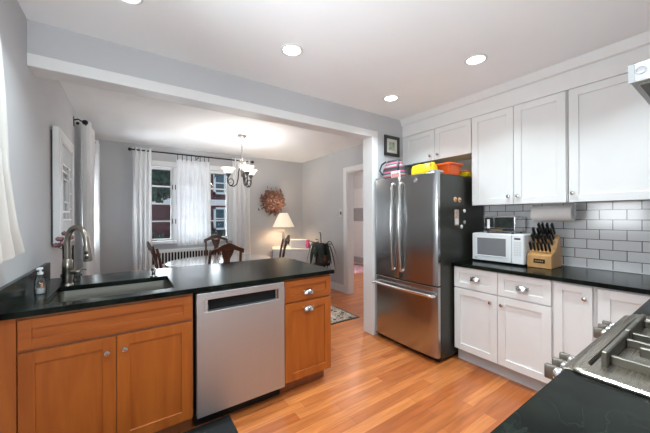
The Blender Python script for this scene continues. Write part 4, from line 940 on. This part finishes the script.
# fretwork panel
t = thing('fretwork_wall_panel', (XL+.03, 3.32, 1.13), 'white framed fretwork panel hanging on the left wall behind the faucet', 'wall panel')
FXW = XL+.062; y0, y1, z0, z1 = 2.975, 3.675, 1.13, 2.055
def FXp(x): return Matrix(((0, 0, 1, x), (1, 0, 0, 0), (0, 1, 0, 0), (0, 0, 0, 1)))   # faces +X
mb = MB(); mb.T = FXp(XL+.012); fw = .10
mb.box((y0, z0, 0), (y0+fw, z1, .04), .004); mb.box((y1-fw, z0, 0), (y1, z1, .04), .004); mb.box((y0+fw, z0, 0), (y1-fw, z0+fw, .04), .004); mb.box((y0+fw, z1-fw, 0), (y1-fw, z1, .04), .004)
mb.box((y0+fw*.75, z0+fw*.75, .036), (y0+fw*.9, z1-fw*.75, .046), .002); mb.box((y1-fw*.9, z0+fw*.75, .036), (y1-fw*.75, z1-fw*.75, .046), .002); mb.box((y0+fw*.9, z0+fw*.75, .036), (y1-fw*.9, z0+fw*.9, .046), .002); mb.box((y0+fw*.9, z1-fw*.9, .036), (y1-fw*.9, z1-fw*.75, .046), .002)
mb.build('frame', M['trim'], t)
mb = MB(); mb.T = FXp(XL+.001); mb.box((y0+.02, z0+.03, 0), (y1-.03, z1-.03, .0105)); mb.build('shadow_backing', M['dframe'], t)  # dark sheet standing in for the shadow gap between frame and wall
mb = MB(); mb.T = FXp(XL+.012); mb.box((y0+fw-.003, z0+fw-.003, 0), (y1-fw+.003, z1-fw+.003, .008)); mb.build('inner_panel', M['mirror'], t)
mb = MB(); mb.T = FXp(XL+.020); ia, ib, ja, jb = y0+fw, y1-fw, z0+fw, z1-fw; bw = .017
def vb(y, a, b): mb.box((y-bw/2, a, 0), (y+bw/2, b, .024), .001)
def hb_(z, a, b): mb.box((a, z-bw/2, 0), (b, z+bw/2, .0238), .001)
for k in range(9): 
    y = ia+.03+k*(ib-ia-.06)/8
    vb(y, jb-.16, jb); vb(y, ja, ja+.10)
hb_(jb-.16, ia, ib); hb_(ja+.10, ia, ib); vb(ia+.09, ja+.10, jb-.16); vb(ib-.09, ja+.10, jb-.16)
for z in (ja+.20, ja+.34, ja+.48): hb_(z, ia, ia+.09); hb_(z, ib-.09, ib)
hb_(ja+.17, ia+.09, ib-.09); hb_(jb-.22, ia+.09, ib-.09); vb((ia+ib)/2, ja+.10, ja+.17); vb((ia+ib)/2, jb-.22, jb-.16)
mb.box((ia+.16, ja+.25, 0), (ia+.173, jb-.28, .016)); mb.box((ib-.173, ja+.25, 0), (ib-.16, jb-.28, .016)); hb_(ja+.25, ia+.16, ib-.16); hb_(jb-.28, ia+.16, ib-.16)
mb.build('fretwork', M['trim'], t)

# chandelier
CX, CY = 1.342, 4.098
c = thing('chandelier', (CX, CY, CEIL), 'pewter scroll-arm chandelier with three lit frosted glass bowls over the table', 'chandelier')
mb = MB(); mb.lathe([(.012, -.055), (.03, -.045), (.065, -.018), (.068, -.001)], (CX, CY, CEIL), 24); mb.build('canopy', M['pewter'], c, smooth=50)
mb = MB(); z = CEIL-.055; k = 0
while z > 2.26:
    a = k*PI/2; mb.tube([(CX+.008*math.cos(q)*math.cos(a), CY+.008*math.cos(q)*math.sin(a), z-.014+.016*math.sin(q)) for q in [2*PI*j/12 for j in range(12)]], .0026, 5, True); z -= .024; k += 1
mb.build('chain', M['pewter'], c, smooth=60)
mb = MB(); mb.lathe([(.006, 2.26), (.022, 2.235), (.028, 2.20), (.016, 2.165), (.045, 2.15), (.050, 2.135), (.02, 2.12), (.028, 2.08), (.030, 2.03), (.016, 1.98), (.02, 1.95), (.004, 1.92)], (CX, CY, 0), 20); mb.build('stem', M['pewter'], c, smooth=50)
vd = math.atan2(-CY, -CX)   # towards the photographer
for th in (-100, 20, 140):
    ang = vd + math.radians(th)*1.0
    ca, sa = math.cos(ang), math.sin(ang); A = lambda r_, z_: (CX+ca*r_, CY+sa*r_, z_)
    P = [A(.025, 2.08), A(.05, 2.0), A(.055, 1.90), A(.075, 1.825), (A(.115, 1.79)), A(.165, 1.80), A(.200, 1.845), A(.205, 1.90), A(.195, 1.93)]
    mb = MB(); mb.tube(P, .008, 8)
    mb.tube([A(.165-.058*math.sin(q)*(1-q/9), 1.86-.060*math.cos(q)*(1-q/9)) for q in [k*.42 for k in range(17)]], [.008-.0003*k for k in range(17)], 7)
    arm = mb.build('arm', M['iron'], c, smooth=60)
    px, py = CX+ca*.195, CY+sa*.195
    mb = MB(); mb.lathe([(.006, 1.915), (.012, 1.925), (.034, 1.955), (.040, 1.975), (.036, 1.98)], (px, py, 0), 18); mb.build('fitter', M['pewter'], arm, smooth=50)
    mb = MB(); mb.lathe([(.030, 1.976), (.040, 1.980), (.060, 2.005), (.078, 2.035), (.098, 2.052), (.099, 2.056), (.094, 2.055), (.074, 2.040), (.056, 2.010), (.036, 1.986), (.01, 1.982)], (px, py, 0), 28, cap=False); mb.build('glass_shade', M['shade'], arm, smooth=60)
    l = bpy.data.lights.new('chandelier_bulb', 'POINT'); l.energy = 7; l.color = (1, .95, .89); l.shadow_soft_size = .05
    o = bpy.data.objects.new('chandelier_bulb', l); COL.objects.link(o); o.parent = arm; o.location = (wmat(arm).inverted() @ Vector((px, py, 2.075)))

# corner cabinet with lamp, radio and pink pitchers
c = thing('corner_sideboard', (2.7, 5.05, 0), 'low white cabinet across the far corner of the dining room', 'cabinet')
foot = [(2.217, 5.0), (2.825, 4.586), (3.105, 4.586), (3.105, 5.462), (2.43, 5.462)]
mb = MB(); mb.prism(foot, lambda a, b, d: (a, b, d), .002, .715); mb.build('body', M['cab'], c)
cx_ = sum(p[0] for p in foot)/5; cy_ = sum(p[1] for p in foot)/5
top_ = [(2.19, 4.99), (2.815, 4.565), (3.107, 4.565), (3.107, 5.463), (2.415, 5.463)]
mb = MB(); mb.prism(top_, lambda a, b, d: (a, b, d), .715, .74); mb.build('top', M['trim'], c, bev=.004)
fd = Vector((2.825-2.217, 4.586-5.0, 0)); fl = fd.length; fd.normalize(); fnv = Vector((-.5627, -.8267, 0))
TT = Matrix(((fd.x, 0, fnv.x, 2.217), (fd.y, 0, fnv.y, 5.0), (0, 1, 0, 0), (0, 0, 0, 1)))
for a, b, kx in ((.01, fl/2-.002, fl/2-.035), (fl/2+.002, fl-.01, fl/2+.035)):
    d = shaker(TT, a, b, .04, .705, 'door', M['cab'], c, .05, .018); knob(TT, kx, .55, .018, d, M['nickelc'])
l_ = thing('table_lamp', (2.50, 5.13, .74), 'lit table lamp with cream cone shade on the white corner cabinet', 'lamp')
lx, ly = 2.50, 5.13
mb = MB(); mb.lathe([(.065, .0005), (.065, .012), (.03, .025), (.018, .05), (.026, .12), (.03, .20), (.022, .29), (.013, .34), (.012, .37), (.008, .43)], (lx, ly, .74), 20); mb.build('base', M['mirror'], l_, smooth=50)
mb = MB(); mb.lathe([(.212, .41), (.082, .68)], (lx, ly, .74), 32, cap=False); mb.lathe([(.208, .412), (.079, .678)], (lx, ly, .74), 32, cap=False); mb.build('lamp_shade', M['lampshade'], l_, smooth=60)
mb = MB(); mb.lathe([(.006, .43), (.006, .44), (.028, .50), (.025, .54), (.004, .56)], (lx, ly, .74), 14); mb.build('bulb', emit('warm_bulb', (1, .8, .55), 4), l_, smooth=60)
l = bpy.data.lights.new('table_lamp_bulb', 'POINT'); l.energy = 9; l.color = (1, .80, .58); l.shadow_soft_size = .04
o = bpy.data.objects.new('table_lamp_bulb', l); COL.objects.link(o); o.parent = l_; o.location = (0, 0, .60)
t = thing('tabletop_radio', (2.72, 4.93, .74), 'pale grey tabletop radio on the corner cabinet, right of the lamp', 'radio')
Tr = Matrix.Translation((2.73, 4.93, .741)) @ Matrix.Rotation(-math.radians(34), 4, 'Z')
mb = MB(); mb.T = Tr; mb.box((-.165, -.06, 0), (.165, .06, .165), .015, 3); mb.build('body', M['white'], t, smooth=40)
mb = MB(); mb.T = Tr; mb.box((-.145, -.0635, .02), (.145, -.0602, .145), .001); mb.build('grille', M['hallwall'], t)
for k, (px, py, s, lab) in enumerate(((2.83, 4.745, .95, 'taller pink pitcher on the corner cabinet beside the radio'), (2.965, 4.66, .74, 'smaller pink pitcher at the right end of the corner cabinet'))):
    t = thing('pink_pitcher', (px, py, .74), lab, 'pitcher', 'pink pitchers on the corner cabinet')
    mb = MB(); mb.lathe([(.03*s, .001), (.045*s, .02*s), (.048*s, .06*s), (.035*s, .11*s), (.033*s, .14*s), (.042*s, .165*s), (.038*s, .165*s), (.028*s, .14*s), (.03*s, .11*s), (.002, .02*s)], (px, py, .74), 18, cap=True); mb.build('body', M['magenta'], t, smooth=60)
    mb = MB(); mb.tube([(px+.033*s, py-.02*s, .74+.145*s), (px+.075*s, py-.045*s, .74+.13*s), (px+.075*s, py-.045*s, .74+.08*s), (px+.04*s, py-.024*s, .74+.05*s)], .008*s, 8); mb.build('handle', M['black'], t, smooth=60)
# wreath
WX, WZ = 2.405, 1.655
t = thing('dried_wreath', (WX, YB-.04, 1.37), 'round dried flower wreath in rust and pink on the dining back wall', 'wreath')
mb = MB(); mb.tube([(WX+.19*math.cos(a), YB-.035, WZ+.19*math.sin(a)) for a in [2*PI*k/40 for k in range(40)]], .03, 8, True); mb.build('ring', M['bark'], t, smooth=60)
def tuft(n, seed, size, spread):
    mb = MB(); random.seed(seed)
    for _ in range(n):
        a = random.uniform(0, 2*PI); rr_ = .165+random.gauss(0, spread); p = Vector((WX+rr_*math.cos(a), YB-.05-random.uniform(0, .05), WZ+rr_*math.sin(a)))
        E_ = Euler((random.uniform(-1, 1), random.uniform(0, 6), random.uniform(-1, 1))).to_matrix(); s_ = size*random.uniform(.6, 1.3)
        vs = [mb.b.verts.new(p+E_ @ Vector(q)*s_) for q in ((-.5, 0, 0), (0, -.15, -.32), (.6, 0, 0), (0, -.15, .32))]; mb.b.faces.new(vs)
    return mb
tuft(900, 3,   .05, .050).build('leaves', M['wreath'], t); tuft(420, 5, .042, .050).build('petals', M['wreath2'], t)
random.seed(11)
# plant on a stand
PX_, PY_ = 2.80, 4.22
s_ = thing('plant_stand', (PX_, PY_, 0), 'dark iron plant stand near the hall doorway holding the potted plant', 'stand')
mb = MB(); mb.lathe([(.15, .50), (.155, .505), (.155, .515), (.15, .52)], (PX_, PY_, 0), 24); mb.build('plate', M['iron'], s_)
for k in range(3):
    a = k*2*PI/3; mb = MB(); mb.tube([(PX_+.13*math.cos(a), PY_+.13*math.sin(a), .501), (PX_+.10*math.cos(a), PY_+.10*math.sin(a), .22), (PX_+.16*math.cos(a), PY_+.16*math.sin(a), .008)], .008, 7); mb.build('leg', M['iron'], s_, smooth=50)
p = thing('potted_plant', (PX_, PY_, .52), 'dark strap-leaved potted plant drooping beside the hall doorway', 'plant')
mb = MB(); mb.lathe([(.085, .5205), (.115, .65), (.122, .655), (.122, .68), (.11, .68), (.105, .65), (.002, .65)], (PX_, PY_, 0), 22); mb.build('pot', M['pot'], p, smooth=40)
def leafblade(a, reach, rise, droop, w):
    mb = MB(); rings = []
    for k in range(13):
        q = k/12; r_ = reach*(1.25*q-.25*q*q) if droop else reach*q; z = .655+rise*math.sin(min(q*1.6, 1.0)*PI*.5)-droop*max(0, q-.35)**1.7/(.65**1.7)
        ww = w*(.28+.72*math.sin(PI*min(1, .05+q*.95)))*(1 if q < .97 else .15)
        ct = Vector((PX_+math.cos(a)*r_, PY_+math.sin(a)*r_, z)); sd = Vector((-math.sin(a), math.cos(a), 0))
        rings.append([ct-sd*ww, ct+Vector((0, 0, -.006))-sd*ww*.3, ct+Vector((0, 0, -.012)), ct+sd*ww*.3+Vector((0, 0, -.006)), ct+sd*ww, ct+Vector((0, 0, -.002))])
    mb.loft(rings); return mb
for k in range(28):
    a = k*2.399; reach = random.uniform(.10, .28); mb = leafblade(a, reach, random.uniform(.14, .30), random.uniform(.28, .50), random.uniform(.032, .046)); mb.build('leaf', M['leaf'], p, smooth=60)
mb = leafblade(2.2, .05, .42, 0, .028); mb.build('leaf', M['leaf'], p, smooth=60); mb = leafblade(2.6, .12, .30, 0.0, .026); mb.build('leaf', M['leaf'], p, smooth=60)
mb = leafblade(-.35, .26, .30, .30, .032); mb.build('leaf', M['leaf'], p, smooth=60); mb = leafblade(-.6, .30, .26, .40, .030); mb.build('leaf', M['leaf'], p, smooth=60)
# light switch
t = thing('light_switch', (XR, 4.085, 1.36), 'dark-centred light switch plate on the wall left of the hall doorway', 'switch')
mb = MB(); mb.T = FX(XR-.0005); mb.box((4.035, 1.345, 0), (4.125, 1.475, .007), .003); mb.build('plate', M['hallwall'], t)
mb = MB(); mb.T = FX(XR-.0075); mb.box((4.060, 1.385, 0), (4.100, 1.435, .004), .001); mb.build('rocker', M['dframe'], t)
# rugs
mb = MB(); mb.prism([(1.20, 2.955), (2.50, 2.955), (2.62, 3.40), (1.32, 3.40)] if False else [(1.15, 2.94), (2.50, 2.94), (2.50, 3.50), (1.15, 3.50)], lambda a, b, d: (a, b, d), .0005, .010)
rg = thing('patterned_rug', (1.8, 3.2, 0), 'cream and dark patterned rug lying behind the peninsula end', 'rug')
mb.build('pile', M['rug'], rg)
mb = MB()
for lo, hi in (((1.12, 2.91, .0004), (2.53, 2.94, .0095)), ((1.12, 3.50, .0004), (2.53, 3.53, .0095)), ((1.12, 2.94, .0004), (1.15, 3.50, .0095)), ((2.50, 2.94, .0004), (2.53, 3.50, .0095))): mb.box(lo, hi)
mb.build('border', M['dframe'], rg)
mb = MB(); mb.box((4.35, 5.2, .0005), (5.15, 6.4, .010), .003); tag(mb.build('hall_rug', M['pinkrug']), 'small pink rug on the hall floor beyond the doorway', 'rug')
# hall ceiling lamp
t = thing('hall_ceiling_lamp', (4.2, 4.4, CEIL), 'flush white ceiling lamp in the hall beyond the doorway', 'ceiling lamp')
mb = MB(); mb.lathe([(.15, -.001), (.15, -.03), (.11, -.07), (.002, -.085)], (4.2, 4.4, CEIL), 24); mb.build('bowl', M['shade'], t, smooth=60)
l = bpy.data.lights.new('hall_bulb', 'POINT'); l.energy = 42; l.color = (1, .95, .93); l.shadow_soft_size = .1
o = bpy.data.objects.new('hall_bulb', l); COL.objects.link(o); o.parent = t; o.location = (0, 0, -.2)
